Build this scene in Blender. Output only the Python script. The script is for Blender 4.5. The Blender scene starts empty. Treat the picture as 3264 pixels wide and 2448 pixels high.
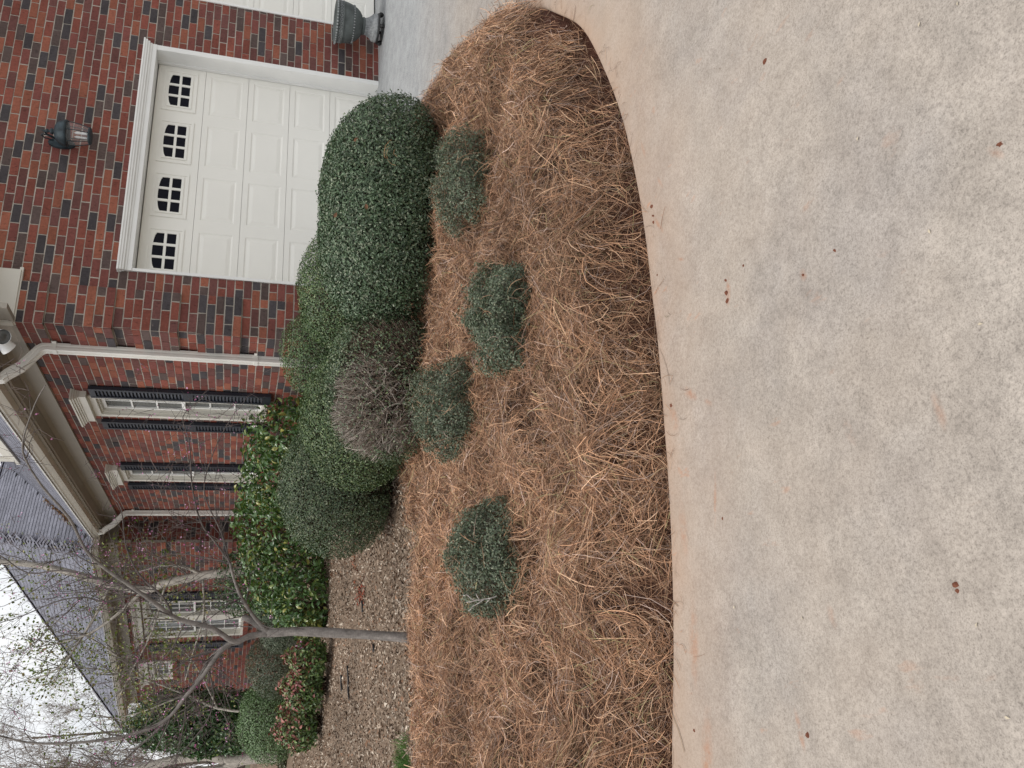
import bpy, math, random
import numpy as np
from mathutils import Vector, Matrix

random.seed(7)
RNG = np.random.default_rng(11)
SC = bpy.context.scene
COL = SC.collection
PI = math.pi

# ------------------------------------------------------------------ camera
# The photograph is stored on its side: world "up" points to picture left.
F_PX, PITCH, ROLL, YAW = 2641.1, 0.3113, 0.0552, 0.3849
CAM = np.array([-3.4851, -7.7436, 1.2937])
PW, PH = 2448.0, 3264.0                     # upright photograph, pixels
KD = 3264.0 / 2212.0                        # working pixels -> photograph pixels
FW = np.array([math.sin(YAW) * math.cos(PITCH), math.cos(YAW) * math.cos(PITCH), -math.sin(PITCH)])
_r = np.array([math.cos(YAW), -math.sin(YAW), 0.0])
_u = np.cross(_r, FW)
RIGHT = math.cos(ROLL) * _r + math.sin(ROLL) * _u
UP = -math.sin(ROLL) * _r + math.cos(ROLL) * _u
cd = bpy.data.cameras.new('camera')
cd.sensor_fit = 'HORIZONTAL'
cd.sensor_width = 36.0
cd.lens = F_PX / PH * 36.0
cd.clip_start = 0.05
cd.clip_end = 2000.0
cam = bpy.data.objects.new('camera', cd)
COL.objects.link(cam)
Xc, Yc, Zc = -UP, RIGHT, -FW
cam.matrix_world = Matrix(((Xc[0], Yc[0], Zc[0], CAM[0]), (Xc[1], Yc[1], Zc[1], CAM[1]), (Xc[2], Yc[2], Zc[2], CAM[2]), (0, 0, 0, 1)))
SC.camera = cam

# ------------------------------------------------------------------ light: bright overcast
SUN_EL, SUN_AZ = math.radians(66), math.radians(-96)      # azimuth clockwise from +Y
world = bpy.data.worlds.new('World')
SC.world = world
world.use_nodes = True
nt = world.node_tree
nt.nodes.clear()
w_out = nt.nodes.new('ShaderNodeOutputWorld')
w_sky = nt.nodes.new('ShaderNodeTexSky')
w_sky.sky_type = 'NISHITA'
w_sky.sun_disc = False
w_sky.sun_elevation = SUN_EL
w_sky.sun_rotation = SUN_AZ
w_sky.air_density = 1.0
w_sky.dust_density = 2.0
w_bg1 = nt.nodes.new('ShaderNodeBackground')
w_bg1.inputs['Strength'].default_value = 0.10
w_bg2 = nt.nodes.new('ShaderNodeBackground')               # cloud layer
w_bg2.inputs['Color'].default_value = (0.985, 0.99, 1.0, 1)
w_bg2.inputs['Strength'].default_value = 0.86
w_mix = nt.nodes.new('ShaderNodeMixShader')
w_tc = nt.nodes.new('ShaderNodeTexCoord')
w_map = nt.nodes.new('ShaderNodeMapping')
w_map.inputs['Scale'].default_value = (1, 1, 2.2)
w_noise = nt.nodes.new('ShaderNodeTexNoise')
w_noise.inputs['Scale'].default_value = 2.6
w_noise.inputs['Detail'].default_value = 6
w_noise.inputs['Roughness'].default_value = 0.55
w_ramp = nt.nodes.new('ShaderNodeValToRGB')
w_ramp.color_ramp.elements[0].position = 0.25
w_ramp.color_ramp.elements[0].color = (0.55, 0.55, 0.55, 1)
w_ramp.color_ramp.elements[1].position = 0.55
w_ramp.color_ramp.elements[1].color = (1, 1, 1, 1)
L = nt.links.new
L(w_tc.outputs['Generated'], w_map.inputs['Vector'])
L(w_map.outputs['Vector'], w_noise.inputs['Vector'])
L(w_noise.outputs['Fac'], w_ramp.inputs['Fac'])
L(w_sky.outputs['Color'], w_bg1.inputs['Color'])
L(w_ramp.outputs['Color'], w_mix.inputs['Fac'])
L(w_bg1.outputs['Background'], w_mix.inputs[1])
L(w_bg2.outputs['Background'], w_mix.inputs[2])
L(w_mix.outputs['Shader'], w_out.inputs['Surface'])

sd = bpy.data.lights.new('sun', 'SUN')
sd.energy = 1.5
sd.angle = math.radians(16)
sd.color = (1.0, 0.96, 0.9)
sun = bpy.data.objects.new('sun', sd)
COL.objects.link(sun)
_sdir = Vector((math.sin(SUN_AZ) * math.cos(SUN_EL), math.cos(SUN_AZ) * math.cos(SUN_EL), math.sin(SUN_EL)))
sun.rotation_euler = _sdir.to_track_quat('Z', 'Y').to_euler()
sun.location = (-6, -6, 12)

SC.view_settings.view_transform = 'Standard'
SC.view_settings.look = 'None'
SC.view_settings.gamma = 1.0
SC.view_settings.use_curve_mapping = False
SC.view_settings.exposure = 0.32
SC.render.engine = 'CYCLES'
SC.cycles.max_bounces = 6
SC.cycles.diffuse_bounces = 3
SC.cycles.glossy_bounces = 3
SC.cycles.transmission_bounces = 4
SC.cycles.transparent_max_bounces = 6

# ------------------------------------------------------------------ pixel -> place helpers
def ray(x, y):
    U, V = PW - y * KD, x * KD
    return FW + RIGHT * (U - PW / 2) / F_PX - UP * (V - PH / 2) / F_PX
SLOPE = 0.02
def ground_px(x, y, dz=0.0):
    d = ray(x, y)
    t = (dz + SLOPE * CAM[1] - CAM[2]) / (d[2] - SLOPE * d[1])
    return CAM + t * d
def at_depth(x, y, depth):
    return CAM + ray(x, y) * depth          # ray() has unit forward component
def depth_of(P):
    return float((np.asarray(P, float) - CAM) @ FW)
def to_px(P):
    d = np.asarray(P, float) - CAM
    z = d @ FW
    U, V = PW / 2 + F_PX * (d @ RIGHT) / z, PH / 2 - F_PX * (d @ UP) / z
    return V / KD, (PW - U) / KD

# ------------------------------------------------------------------ mesh helpers
def mesh_np(name, V, F, cols=None):
    """V (N,3), F (M,k) uniform polygons, cols (N,3) optional point colours"""
    V = np.ascontiguousarray(V, np.float32)
    F = np.ascontiguousarray(F, np.int32)
    me = bpy.data.meshes.new(name)
    m, k = F.shape
    me.vertices.add(len(V))
    me.vertices.foreach_set('co', V.ravel())
    me.loops.add(m * k)
    me.loops.foreach_set('vertex_index', F.ravel())
    me.polygons.add(m)
    me.polygons.foreach_set('loop_start', np.arange(0, m * k, k, dtype=np.int32))
    me.update(calc_edges=True)
    if cols is not None:
        a = me.attributes.new('col', 'FLOAT_COLOR', 'POINT')
        c4 = np.ones((len(V), 4), np.float32)
        c4[:, :3] = cols
        a.data.foreach_set('color', c4.ravel())
    return me

class MB:
    """collects polygons of one mesh"""
    def __init__(s):
        s.v, s.f, s.c = [], [], []
    def add(s, vs, fs, col=None):
        b = len(s.v)
        s.v.extend([tuple(map(float, p)) for p in vs])
        s.f.extend([tuple(b + i for i in f) for f in fs])
        s.c.extend([col or (1, 1, 1)] * len(vs))
        return s
    def box(s, a, b, col=None):
        x0, y0, z0 = a
        x1, y1, z1 = b
        return s.add([(x0, y0, z0), (x1, y0, z0), (x1, y1, z0), (x0, y1, z0), (x0, y0, z1), (x1, y0, z1), (x1, y1, z1), (x0, y1, z1)],
                     [(3, 2, 1, 0), (4, 5, 6, 7), (0, 1, 5, 4), (1, 2, 6, 5), (2, 3, 7, 6), (3, 0, 4, 7)], col)
    def fbox(s, fr, a, b, col=None):
        """box in a wall frame: a,b = (s,z,out)"""
        p = [(a[0], a[1], a[2]), (b[0], a[1], a[2]), (b[0], b[1], a[2]), (a[0], b[1], a[2]), (a[0], a[1], b[2]), (b[0], a[1], b[2]), (b[0], b[1], b[2]), (a[0], b[1], b[2])]
        return s.add([fr(*q) for q in p], [(0, 1, 2, 3), (7, 6, 5, 4), (0, 4, 5, 1), (1, 5, 6, 2), (2, 6, 7, 3), (3, 7, 4, 0)], col)
    def lathe(s, prof, c=(0, 0, 0), n=24, col=None):
        vs, fs = [], []
        m = len(prof)
        for i in range(n):
            a = 2 * PI * i / n
            for (r, z) in prof:
                vs.append((c[0] + r * math.cos(a), c[1] + r * math.sin(a), c[2] + z))
        for i in range(n):
            j = (i + 1) % n
            for k in range(m - 1):
                fs.append((i * m + k, j * m + k, j * m + k + 1, i * m + k + 1))
        return s.add(vs, fs, col)
    def tube(s, pts, rad, n=6, col=None, cap=True):
        pts = [Vector(p) for p in pts]
        rad = [rad] * len(pts) if not hasattr(rad, '__len__') else rad
        vs, fs = [], []
        t0 = (pts[1] - pts[0]).normalized()
        ref = Vector((0, 0, 1)) if abs(t0.z) < .9 else Vector((1, 0, 0))
        nrm = t0.cross(ref).normalized()
        for i, p in enumerate(pts):
            t = (pts[min(i + 1, len(pts) - 1)] - pts[max(i - 1, 0)])
            t = t.normalized() if t.length > 1e-9 else t0
            nrm = (nrm - t * nrm.dot(t))
            nrm = nrm.normalized() if nrm.length > 1e-6 else t.orthogonal().normalized()
            bi = t.cross(nrm)
            for k in range(n):
                a = 2 * PI * k / n
                vs.append(tuple(p + (nrm * math.cos(a) + bi * math.sin(a)) * rad[i]))
        for i in range(len(pts) - 1):
            for k in range(n):
                k2 = (k + 1) % n
                fs.append((i * n + k, i * n + k2, (i + 1) * n + k2, (i + 1) * n + k))
        if cap:
            fs.append(tuple(range(n - 1, -1, -1)))
            fs.append(tuple(range((len(pts) - 1) * n, len(pts) * n)))
        return s.add(vs, fs, col)
    def build(s, name, mat, parent=None, smooth=False):
        me = bpy.data.meshes.new(name)
        me.from_pydata(s.v, [], s.f)
        a = me.attributes.new('col', 'FLOAT_COLOR', 'POINT')
        c4 = np.ones((len(s.v), 4), np.float32)
        if s.c:
            c4[:, :3] = np.array(s.c, np.float32)
        a.data.foreach_set('color', c4.ravel())
        if smooth:
            me.polygons.foreach_set('use_smooth', [True] * len(me.polygons))
        return link(name, me, mat, parent)

def link(name, me, mat=None, parent=None):
    o = bpy.data.objects.new(name, me)
    COL.objects.link(o)
    if mat is not None:
        me.materials.clear()
        me.materials.append(mat)
    if parent is not None:
        o.parent = parent
        o.matrix_parent_inverse = parent.matrix_world.inverted() if parent.type != 'EMPTY' else Matrix.Translation(-Vector(parent.location))
    return o
def empty(name, loc):
    o = bpy.data.objects.new(name, None)
    o.empty_display_size = 0.1
    o.location = tuple(map(float, loc))
    COL.objects.link(o)
    return o
def tag(o, label=None, cat=None, group=None, kind=None):
    if label: o['label'] = label
    if cat: o['category'] = cat
    if group: o['group'] = group
    if kind: o['kind'] = kind
    return o

# value noise in numpy
_P = RNG.random((64, 64, 8))
def vnoise(x, y, scale, ch=0):
    x = np.asarray(x, float) * scale + 100
    y = np.asarray(y, float) * scale + 100
    xi, yi = np.floor(x).astype(int), np.floor(y).astype(int)
    fx, fy = x - xi, y - yi
    fx, fy = fx * fx * (3 - 2 * fx), fy * fy * (3 - 2 * fy)
    g = lambda a, b: _P[a % 64, b % 64, ch]
    return (g(xi, yi) * (1 - fx) * (1 - fy) + g(xi + 1, yi) * fx * (1 - fy) + g(xi, yi + 1) * (1 - fx) * fy + g(xi + 1, yi + 1) * fx * fy)

# ------------------------------------------------------------------ materials
def new_mat(name):
    m = bpy.data.materials.new(name)
    m.use_nodes = True
    n = m.node_tree
    b = n.nodes['Principled BSDF']
    return m, n, b
def N(n, t, **kw):
    nd = n.nodes.new(t)
    for k, v in kw.items():
        nd.inputs[k].default_value = v
    return nd
def mixrgb(n, bt, fac, a, b):
    m = n.nodes.new('ShaderNodeMix')
    m.data_type = 'RGBA'
    m.blend_type = bt
    for sock, val in ((m.inputs[0], fac), (m.inputs[6], a), (m.inputs[7], b)):
        if isinstance(val, bpy.types.NodeSocket):
            n.links.new(val, sock)
        elif isinstance(val, (int, float)):
            sock.default_value = val
        else:
            sock.default_value = (*val, 1)
    return m.outputs[2]
def ramp(n, fac, stops):
    r = n.nodes.new('ShaderNodeValToRGB')
    e = r.color_ramp.elements
    while len(e) < len(stops):
        e.new(0.5)
    for i, (p, c) in enumerate(stops):
        e[i].position = p
        e[i].color = (*c, 1) if hasattr(c, '__len__') else (c, c, c, 1)
    n.links.new(fac, r.inputs[0])
    return r.outputs[0]
def noise(n, scale, detail=4, rough=0.55, coord='Object', stretch=None):
    tc = n.nodes.new('ShaderNodeTexCoord')
    v = tc.outputs[coord]
    if stretch:
        mp = n.nodes.new('ShaderNodeMapping')
        mp.inputs['Scale'].default_value = stretch
        n.links.new(v, mp.inputs['Vector'])
        v = mp.outputs['Vector']
    t = N(n, 'ShaderNodeTexNoise', Scale=scale, Detail=detail, Roughness=rough)
    n.links.new(v, t.inputs['Vector'])
    return t.outputs['Fac']
def bump(n, b, h, strength, dist):
    bp = N(n, 'ShaderNodeBump', Strength=strength, Distance=dist)
    n.links.new(h, bp.inputs['Height'])
    n.links.new(bp.outputs['Normal'], b.inputs['Normal'])
def attr_mat(name, rough=0.6, spec=0.3, var=0.25, vscale=40, bstr=0.0, bdist=0.002, bscale=200, trans=0.0, tcol=None):
    m, n, b = new_mat(name)
    a = n.nodes.new('ShaderNodeAttribute')
    a.attribute_name = 'col'
    c = a.outputs['Color']
    if var:
        c = mixrgb(n, 'MULTIPLY', 1.0, c, ramp(n, noise(n, vscale, 3), [(0.25, 1 - var), (0.75, 1 + var)]))
    n.links.new(c, b.inputs['Base Color'])
    b.inputs['Roughness'].default_value = rough
    b.inputs['Specular IOR Level'].default_value = spec
    if bstr:
        bump(n, b, noise(n, bscale, 4), bstr, bdist)
    if trans:
        out = n.nodes['Material Output']
        tr = n.nodes.new('ShaderNodeBsdfTranslucent')
        n.links.new(mixrgb(n, 'MULTIPLY', 1.0, c, (1.3, 1.6, 0.7)), tr.inputs['Color'])
        mx = N(n, 'ShaderNodeMixShader', Fac=trans)
        n.links.new(b.outputs[0], mx.inputs[1])
        n.links.new(tr.outputs[0], mx.inputs[2])
        n.links.new(mx.outputs[0], out.inputs['Surface'])
    return m
def plain(name, col, rough=0.5, spec=0.4, var=0.06, vscale=6, bstr=0.0, bdist=0.002, bscale=120, metal=0.0):
    m, n, b = new_mat(name)
    c = mixrgb(n, 'MULTIPLY', 1.0, col, ramp(n, noise(n, vscale, 5), [(0.3, 1 - var), (0.7, 1 + var)]))
    n.links.new(c, b.inputs['Base Color'])
    b.inputs['Roughness'].default_value = rough
    b.inputs['Specular IOR Level'].default_value = spec
    b.inputs['Metallic'].default_value = metal
    if bstr:
        bump(n, b, noise(n, bscale, 4), bstr, bdist)
    return m

M = {}
M['leaf'] = attr_mat('leaf', 0.40, 0.5, 0.2, 60, trans=0.05)
M['gloss_leaf'] = attr_mat('gloss_leaf', 0.28, 0.5, 0.2, 40, trans=0.12)
M['needle'] = attr_mat('needle', 0.55, 0.3, 0.15, 30)
M['twig'] = attr_mat('twig', 0.8, 0.2, 0.25, 60)
M['litter'] = attr_mat('litter', 0.8, 0.2, 0.2, 60)
M['flower'] = attr_mat('flower', 0.6, 0.2, 0.1, 60)
# bark
m, n, b = new_mat('bark')
a = n.nodes.new('ShaderNodeAttribute'); a.attribute_name = 'col'
bk = noise(n, 9, 6, 0.65, stretch=(3, 3, 1))
bk2 = noise(n, 45, 4, 0.6, stretch=(1, 1, 2.5))
c = mixrgb(n, 'MULTIPLY', 1.0, a.outputs['Color'], ramp(n, bk, [(0.3, 0.55), (0.7, 1.3)]))
c = mixrgb(n, 'MULTIPLY', 0.7, c, ramp(n, bk2, [(0.3, 0.7), (0.7, 1.25)]))
n.links.new(c, b.inputs['Base Color']); b.inputs['Roughness'].default_value = 0.9; b.inputs['Specular IOR Level'].default_value = 0.15
bump(n, b, bk2, 0.6, 0.004); M['bark'] = m
# brick
m, n, b = new_mat('brick')
a = n.nodes.new('ShaderNodeAttribute'); a.attribute_name = 'col'
f1 = noise(n, 5, 3, 0.5)
f2 = noise(n, 38, 5, 0.7)
f3 = noise(n, 55, 3, 0.6, stretch=(1, 1, 0.35))
c = mixrgb(n, 'MULTIPLY', 1.0, a.outputs['Color'], ramp(n, f2, [(0.25, 0.72), (0.75, 1.25)]))
c = mixrgb(n, 'MULTIPLY', 0.8, c, ramp(n, f3, [(0.30, 0.35), (0.40, 1.0), (0.8, 1.1)]))
c = mixrgb(n, 'MULTIPLY', 1.0, c, ramp(n, f1, [(0.3, 0.88), (0.7, 1.12)]))
c = mixrgb(n, 'MIX', ramp(n, noise(n, 21, 4, 0.7), [(0.66, 0.0), (0.78, 0.35)]), c, (0.42, 0.34, 0.29))
n.links.new(c, b.inputs['Base Color']); b.inputs['Roughness'].default_value = 0.85; b.inputs['Specular IOR Level'].default_value = 0.2
bump(n, b, f3, 0.7, 0.004); M['brick'] = m
m, n, b = new_mat('mortar')
f1 = noise(n, 3, 4); f2 = noise(n, 90, 4, 0.7)
c = mixrgb(n, 'MIX', f1, (0.42, 0.38, 0.33), (0.53, 0.485, 0.425))
c = mixrgb(n, 'MULTIPLY', 1.0, c, ramp(n, f2, [(0.3, 0.75), (0.7, 1.15)]))
n.links.new(c, b.inputs['Base Color']); b.inputs['Roughness'].default_value = 0.95
bump(n, b, f2, 0.6, 0.004); M['mortar'] = m
M['white'] = plain('white_paint', (0.85, 0.85, 0.83), 0.45, 0.4, 0.04, 3, 0.15, 0.001, 150)
M['door'] = plain('door_enamel', (0.90, 0.885, 0.825), 0.42, 0.4, 0.025, 2, 0.12, 0.0006, 260)
M['trim'] = plain('cream_trim', (0.66, 0.635, 0.57), 0.5, 0.4, 0.05, 3)
M['soffit'] = plain('soffit_board', (0.36, 0.33, 0.285), 0.6, 0.3, 0.05, 3)
M['spout'] = plain('spout_enamel', (0.76, 0.745, 0.70), 0.4, 0.45, 0.07, 5)
M['shutter'] = plain('shutter_paint', (0.022, 0.025, 0.036), 0.42, 0.4, 0.15, 8)
M['black'] = plain('black_rubber', (0.02, 0.02, 0.021), 0.55, 0.4, 0.1, 8)
M['dark_glass'] = plain('dark_glass', (0.006, 0.006, 0.012), 0.2, 0.08, 0.1, 3)
M['pane'] = plain('window_pane', (0.10, 0.105, 0.105), 0.06, 0.6, 0.35, 3)
M['shingle'] = attr_mat('shingle', 0.9, 0.2, 0.3, 25, 0.5, 0.003, 120)
M['roof_deck'] = plain('roof_deck', (0.035, 0.034, 0.038), 0.9, 0.2, 0.3, 12)
M['urn'] = plain('urn_stone', (0.10, 0.112, 0.11), 0.75, 0.3, 0.35, 9, 0.4, 0.002, 90)
M['urn_hi'] = plain('urn_relief', (0.27, 0.28, 0.285), 0.8, 0.2, 0.3, 30)
M['copper'] = plain('lantern_metal', (0.034, 0.050, 0.060), 0.55, 0.4, 0.5, 18, metal=0.2)
M['bulb'] = plain('bulb_glass', (0.85, 0.86, 0.86), 0.25, 0.5, 0.03)
m, n, b = new_mat('clear_glass')
b.inputs['Base Color'].default_value = (1, 1, 1, 1); b.inputs['Roughness'].default_value = 0.03
b.inputs['Alpha'].default_value = 0.09; M['glass'] = m
M['hose'] = plain('hose', (0.018, 0.018, 0.02), 0.5, 0.4, 0.1)
M['clay'] = plain('red_clay', (0.17, 0.066, 0.04), 0.9, 0.2, 0.35, 40, 0.5, 0.003, 90)
# soil / bed
m, n, b = new_mat('bed_soil')
a = n.nodes.new('ShaderNodeAttribute'); a.attribute_name = 'col'
f1 = noise(n, 22, 6, 0.7); f2 = noise(n, 110, 4, 0.7)
c = mixrgb(n, 'MULTIPLY', 1.0, a.outputs['Color'], ramp(n, f1, [(0.25, 0.45), (0.7, 1.5)]))
c = mixrgb(n, 'MULTIPLY', 1.0, c, ramp(n, f2, [(0.3, 0.6), (0.7, 1.4)]))
n.links.new(c, b.inputs['Base Color']); b.inputs['Roughness'].default_value = 0.95; b.inputs['Specular IOR Level'].default_value = 0.15
bump(n, b, f1, 0.8, 0.02); M['soil'] = m
# lawn far away
m, n, b = new_mat('lawn')
f1 = noise(n, 0.6, 6, 0.6); f2 = noise(n, 40, 5, 0.7)
c = mixrgb(n, 'MIX', f1, (0.045, 0.065, 0.02), (0.15, 0.12, 0.06))
c = mixrgb(n, 'MULTIPLY', 1.0, c, ramp(n, f2, [(0.3, 0.5), (0.7, 1.4)]))
n.links.new(c, b.inputs['Base Color']); b.inputs['Roughness'].default_value = 0.95; M['lawn'] = m
# concrete: col.r = metres from the bed edge / 3, col.g = towards the garage
m, n, b = new_mat('concrete')
a = n.nodes.new('ShaderNodeAttribute'); a.attribute_name = 'col'
sp = n.nodes.new('ShaderNodeSeparateColor'); n.links.new(a.outputs['Color'], sp.inputs[0])
dist, gar = sp.outputs[0], sp.outputs[1]
big = noise(n, 1.1, 5, 0.6); mid = noise(n, 7, 5, 0.65); fine = noise(n, 95, 4, 0.75); grit = noise(n, 260, 2, 0.6)
base = mixrgb(n, 'MIX', ramp(n, big, [(0.3, 0.0), (0.7, 1.0)]), (0.345, 0.304, 0.266), (0.378, 0.339, 0.300))
base = mixrgb(n, 'MIX', ramp(n, noise(n, 2.3, 4, 0.6), [(0.44, 0.0), (0.68, 0.42)]), base, (0.290, 0.272, 0.265))
base = mixrgb(n, 'MIX', gar, base, (0.345, 0.355, 0.36))
base = mixrgb(n, 'MULTIPLY', 0.9, base, ramp(n, mid, [(0.3, 0.80), (0.7, 1.12)]))
base = mixrgb(n, 'MULTIPLY', 0.8, base, ramp(n, noise(n, 18, 5, 0.75), [(0.30, 0.80), (0.5, 1.0), (0.72, 1.10)]))
base = mixrgb(n, 'MULTIPLY', 1.0, base, ramp(n, fine, [(0.28, 0.62), (0.5, 1.0), (0.72, 1.2)]))
base = mixrgb(n, 'MULTIPLY', 0.8, base, ramp(n, grit, [(0.25, 0.5), (0.45, 1.0), (0.75, 1.22)]))
# washed-out clay along the bed and in streaks
edge = ramp(n, dist, [(0.0, 1.0), (0.035, 0.5), (0.15, 0.0)])
st = ramp(n, noise(n, 4.5, 5, 0.65), [(0.36, 0.0), (0.66, 1.0)])
ef = mixrgb(n, 'MULTIPLY', 1.0, edge, ramp(n, noise(n, 3.0, 5, 0.6), [(0.25, 0.25), (0.7, 1.0)]))
base = mixrgb(n, 'MIX', mixrgb(n, 'MULTIPLY', 1.0, ef, (0.8, 0.8, 0.8)), base, (0.40, 0.235, 0.145))
near = ramp(n, dist, [(0.0, 1.0), (0.25, 0.55), (0.55, 0.12), (1.0, 0.0)])
warm = mixrgb(n, 'MULTIPLY', 1.0, near, ramp(n, noise(n, 1.7, 4, 0.6), [(0.35, 0.1), (0.7, 0.55)]))
base = mixrgb(n, 'MIX', warm, base, (0.42, 0.325, 0.25))
spots = ramp(n, noise(n, 11, 4, 0.6, stretch=(1.5, 0.55, 1)), [(0.66, 0.0), (0.74, 0.75)])
sf = mixrgb(n, 'MULTIPLY', 1.0, spots, ramp(n, dist, [(0.0, 0.9), (0.22, 0.5), (0.45, 0.1), (1.0, 0.05)]))
base = mixrgb(n, 'MIX', sf, base, (0.44, 0.22, 0.13))
# single clay smears, each an ellipse on the slab broken up by noise
tcs = n.nodes.new('ShaderNodeTexCoord')
brk = ramp(n, noise(n, 28, 5, 0.7), [(0.36, 0.0), (0.62, 1.0)])
for (sx, sy, ra, rb_, ang, amt) in ((-2.57, -5.487, .055, .022, .9, .75), (-2.94, -5.54, .10, .010, -.28, .7), (-3.60, -5.76, .06, .014, .1, .8), (-2.92, -6.158, .045, .018, .3, .4), (-2.96, -6.43, .055, .016, .1, .4),
        (-2.34, -5.783, .055, .016, -.25, .8), (-2.462, -6.116, .022, .016, .3, .5), (-3.337, -5.966, .04, .016, .2, .45), (-2.505, -6.723, .03, .012, .6, .45), (-2.637, -5.584, .03, .012, .9, .5), (-2.1, -5.554, .03, .008, 1.0, .6),
        (-3.35, -5.30, .16, .035, -.2, .55), (-3.7, -5.28, .2, .04, -.3, .55), (-3.0, -5.33, .12, .03, -.1, .45), (-2.62, -5.37, .07, .03, .2, .5), (-1.9, -5.45, .06, .012, .5, .6), (-1.75, -5.5, .04, .01, .4, .55), (-1.55, -5.42, .05, .012, .2, .45)):
    mp_ = n.nodes.new('ShaderNodeMapping'); mp_.vector_type = 'TEXTURE'
    mp_.inputs['Location'].default_value = (sx, sy, 0); mp_.inputs['Rotation'].default_value = (0, 0, ang); mp_.inputs['Scale'].default_value = (ra, rb_, 50)
    n.links.new(tcs.outputs['Object'], mp_.inputs['Vector'])
    le = n.nodes.new('ShaderNodeVectorMath'); le.operation = 'LENGTH'; n.links.new(mp_.outputs['Vector'], le.inputs[0])
    base = mixrgb(n, 'MIX', mixrgb(n, 'MULTIPLY', 1.0, ramp(n, le.outputs['Value'], [(0.2, amt), (1.0, 0.0)]), brk), base, (0.37, 0.165, 0.085))
# hairline dark drag marks near the garage
drag = ramp(n, noise(n, 1.6, 6, 0.6, stretch=(0.35, 2.2, 1)), [(0.47, 0.0), (0.50, 0.5), (0.53, 0.0)])
base = mixrgb(n, 'MIX', mixrgb(n, 'MULTIPLY', 1.0, drag, mixrgb(n, 'MULTIPLY', 1.0, gar, (0.55, 0.55, 0.55))), base, (0.27, 0.275, 0.285))
n.links.new(base, b.inputs['Base Color']); b.inputs['Roughness'].default_value = 0.9; b.inputs['Specular IOR Level'].default_value = 0.2
bump(n, b, grit, 0.35, 0.003); M['concrete'] = m

# ================================================================== GROUND
EDGE = np.array([(-30, 3.5), (-20, 0.6), (-13, -1.9), (-9, -3.35), (-6.5, -4.2), (-5.2, -4.65), (-4.4, -4.88), (-3.72, -5.05), (-3.35, -5.15), (-2.98, -5.24), (-2.58, -5.29),
                 (-2.24, -5.32), (-1.86, -5.34), (-1.41, -5.30), (-0.99, -5.20), (-0.57, -5.02), (-0.23, -4.77), (0.05, -4.50), (0.28, -4.22),
                 (0.52, -3.85), (0.76, -3.42), (0.95, -3.0), (1.08, -2.54), (1.12, -2.0), (1.08, -1.4), (0.95, -0.8), (0.72, -0.3), (0.56, 0.0), (0.52, 0.3)])
def smooth_curve(P, per=6):
    out = []
    for i in range(len(P) - 1):
        p0, p1, p2, p3 = P[max(i - 1, 0)], P[i], P[i + 1], P[min(i + 2, len(P) - 1)]
        for k in range(per):
            t = k / per
            out.append(0.5 * ((2 * p1) + (-p0 + p2) * t + (2 * p0 - 5 * p1 + 4 * p2 - p3) * t * t + (-p0 + 3 * p1 - 3 * p2 + p3) * t ** 3))
    out.append(P[-1])
    return np.array(out)
EC = smooth_curve(EDGE)
def drive_z(y):
    return SLOPE * np.minimum(np.asarray(y, float), 0.0)
# --- concrete drive: strips that follow the bed edge outwards
tan = np.gradient(EC, axis=0)
tan /= np.linalg.norm(tan, axis=1)[:, None]
nor = np.stack([tan[:, 1], -tan[:, 0]], 1)             # to the right of travel = away from the bed
nor[-1] = nor[-2] = (1, 0)
offs = np.array([0.012, 0.0, 0.004, 0.012, 0.03, 0.06, 0.1, 0.16, 0.25, 0.4, 0.6, 0.85, 1.2, 1.7, 2.4, 3.4, 5, 8, 12, 18])
drop = np.array([-0.14, -0.014, -0.006, -0.001] + [0] * (len(offs) - 4))
V = []
for o_, dz in zip(offs, drop):
    p = EC + nor * o_
    wob = (vnoise(EC[:, 0], EC[:, 1], 3.0, 1) - 0.5) * 0.012 if o_ < 0.05 else 0
    p = p + nor * (wob[:, None] if hasattr(wob, '__len__') else 0)
    V.append(np.column_stack([p, drive_z(p[:, 1]) + dz]))
nE = len(EC)
V = np.concatenate(V)
F = []
for k in range(len(offs) - 1):
    for i in range(nE - 1):
        F.append((k * nE + i, (k + 1) * nE + i, (k + 1) * nE + i + 1, k * nE + i + 1))
dist = np.repeat(offs, nE)
g_ = np.clip((V[:, 1] + 3.6) / 1.8, 0, 1) * np.clip((V[:, 0] - 0.0) / 0.8, 0, 1)
back = np.tile(np.clip((EC[:, 0] - 0.05) / 0.4, 0, 1), len(offs))
dist = dist + back * 1.2
me = mesh_np('driveway', V, np.array(F), np.column_stack([np.clip(dist / 3, 0, 1), g_, g_ * 0]))
tag(link('driveway', me, M['concrete']), 'pale concrete drive with clay stains', 'driveway', kind='structure')

# --- signed depth inside the bed
def poly_dist(x, y):
    x, y = np.asarray(x, float).ravel(), np.asarray(y, float).ravel()
    A, B = EC[:-1], EC[1:]
    d2 = np.full(len(x), 1e9)
    for a_, b_ in zip(A, B):
        ab = b_ - a_
        t = np.clip(((x - a_[0]) * ab[0] + (y - a_[1]) * ab[1]) / (ab @ ab), 0, 1)
        d2 = np.minimum(d2, (x - a_[0] - t * ab[0]) ** 2 + (y - a_[1] - t * ab[1]) ** 2)
    P = np.concatenate([EC, [(0.52, 60), (-30, 60)]])
    ins = np.zeros(len(x), bool)
    j = len(P) - 1
    for i in range(len(P)):
        c = ((P[i, 1] > y) != (P[j, 1] > y))
        xx = (P[j, 0] - P[i, 0]) * (y - P[i, 1]) / (P[j, 1] - P[i, 1] + 1e-12) + P[i, 0]
        ins ^= c & (x < xx)
        j = i
    d = np.sqrt(d2)
    return np.where(ins, d, -d)
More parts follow.
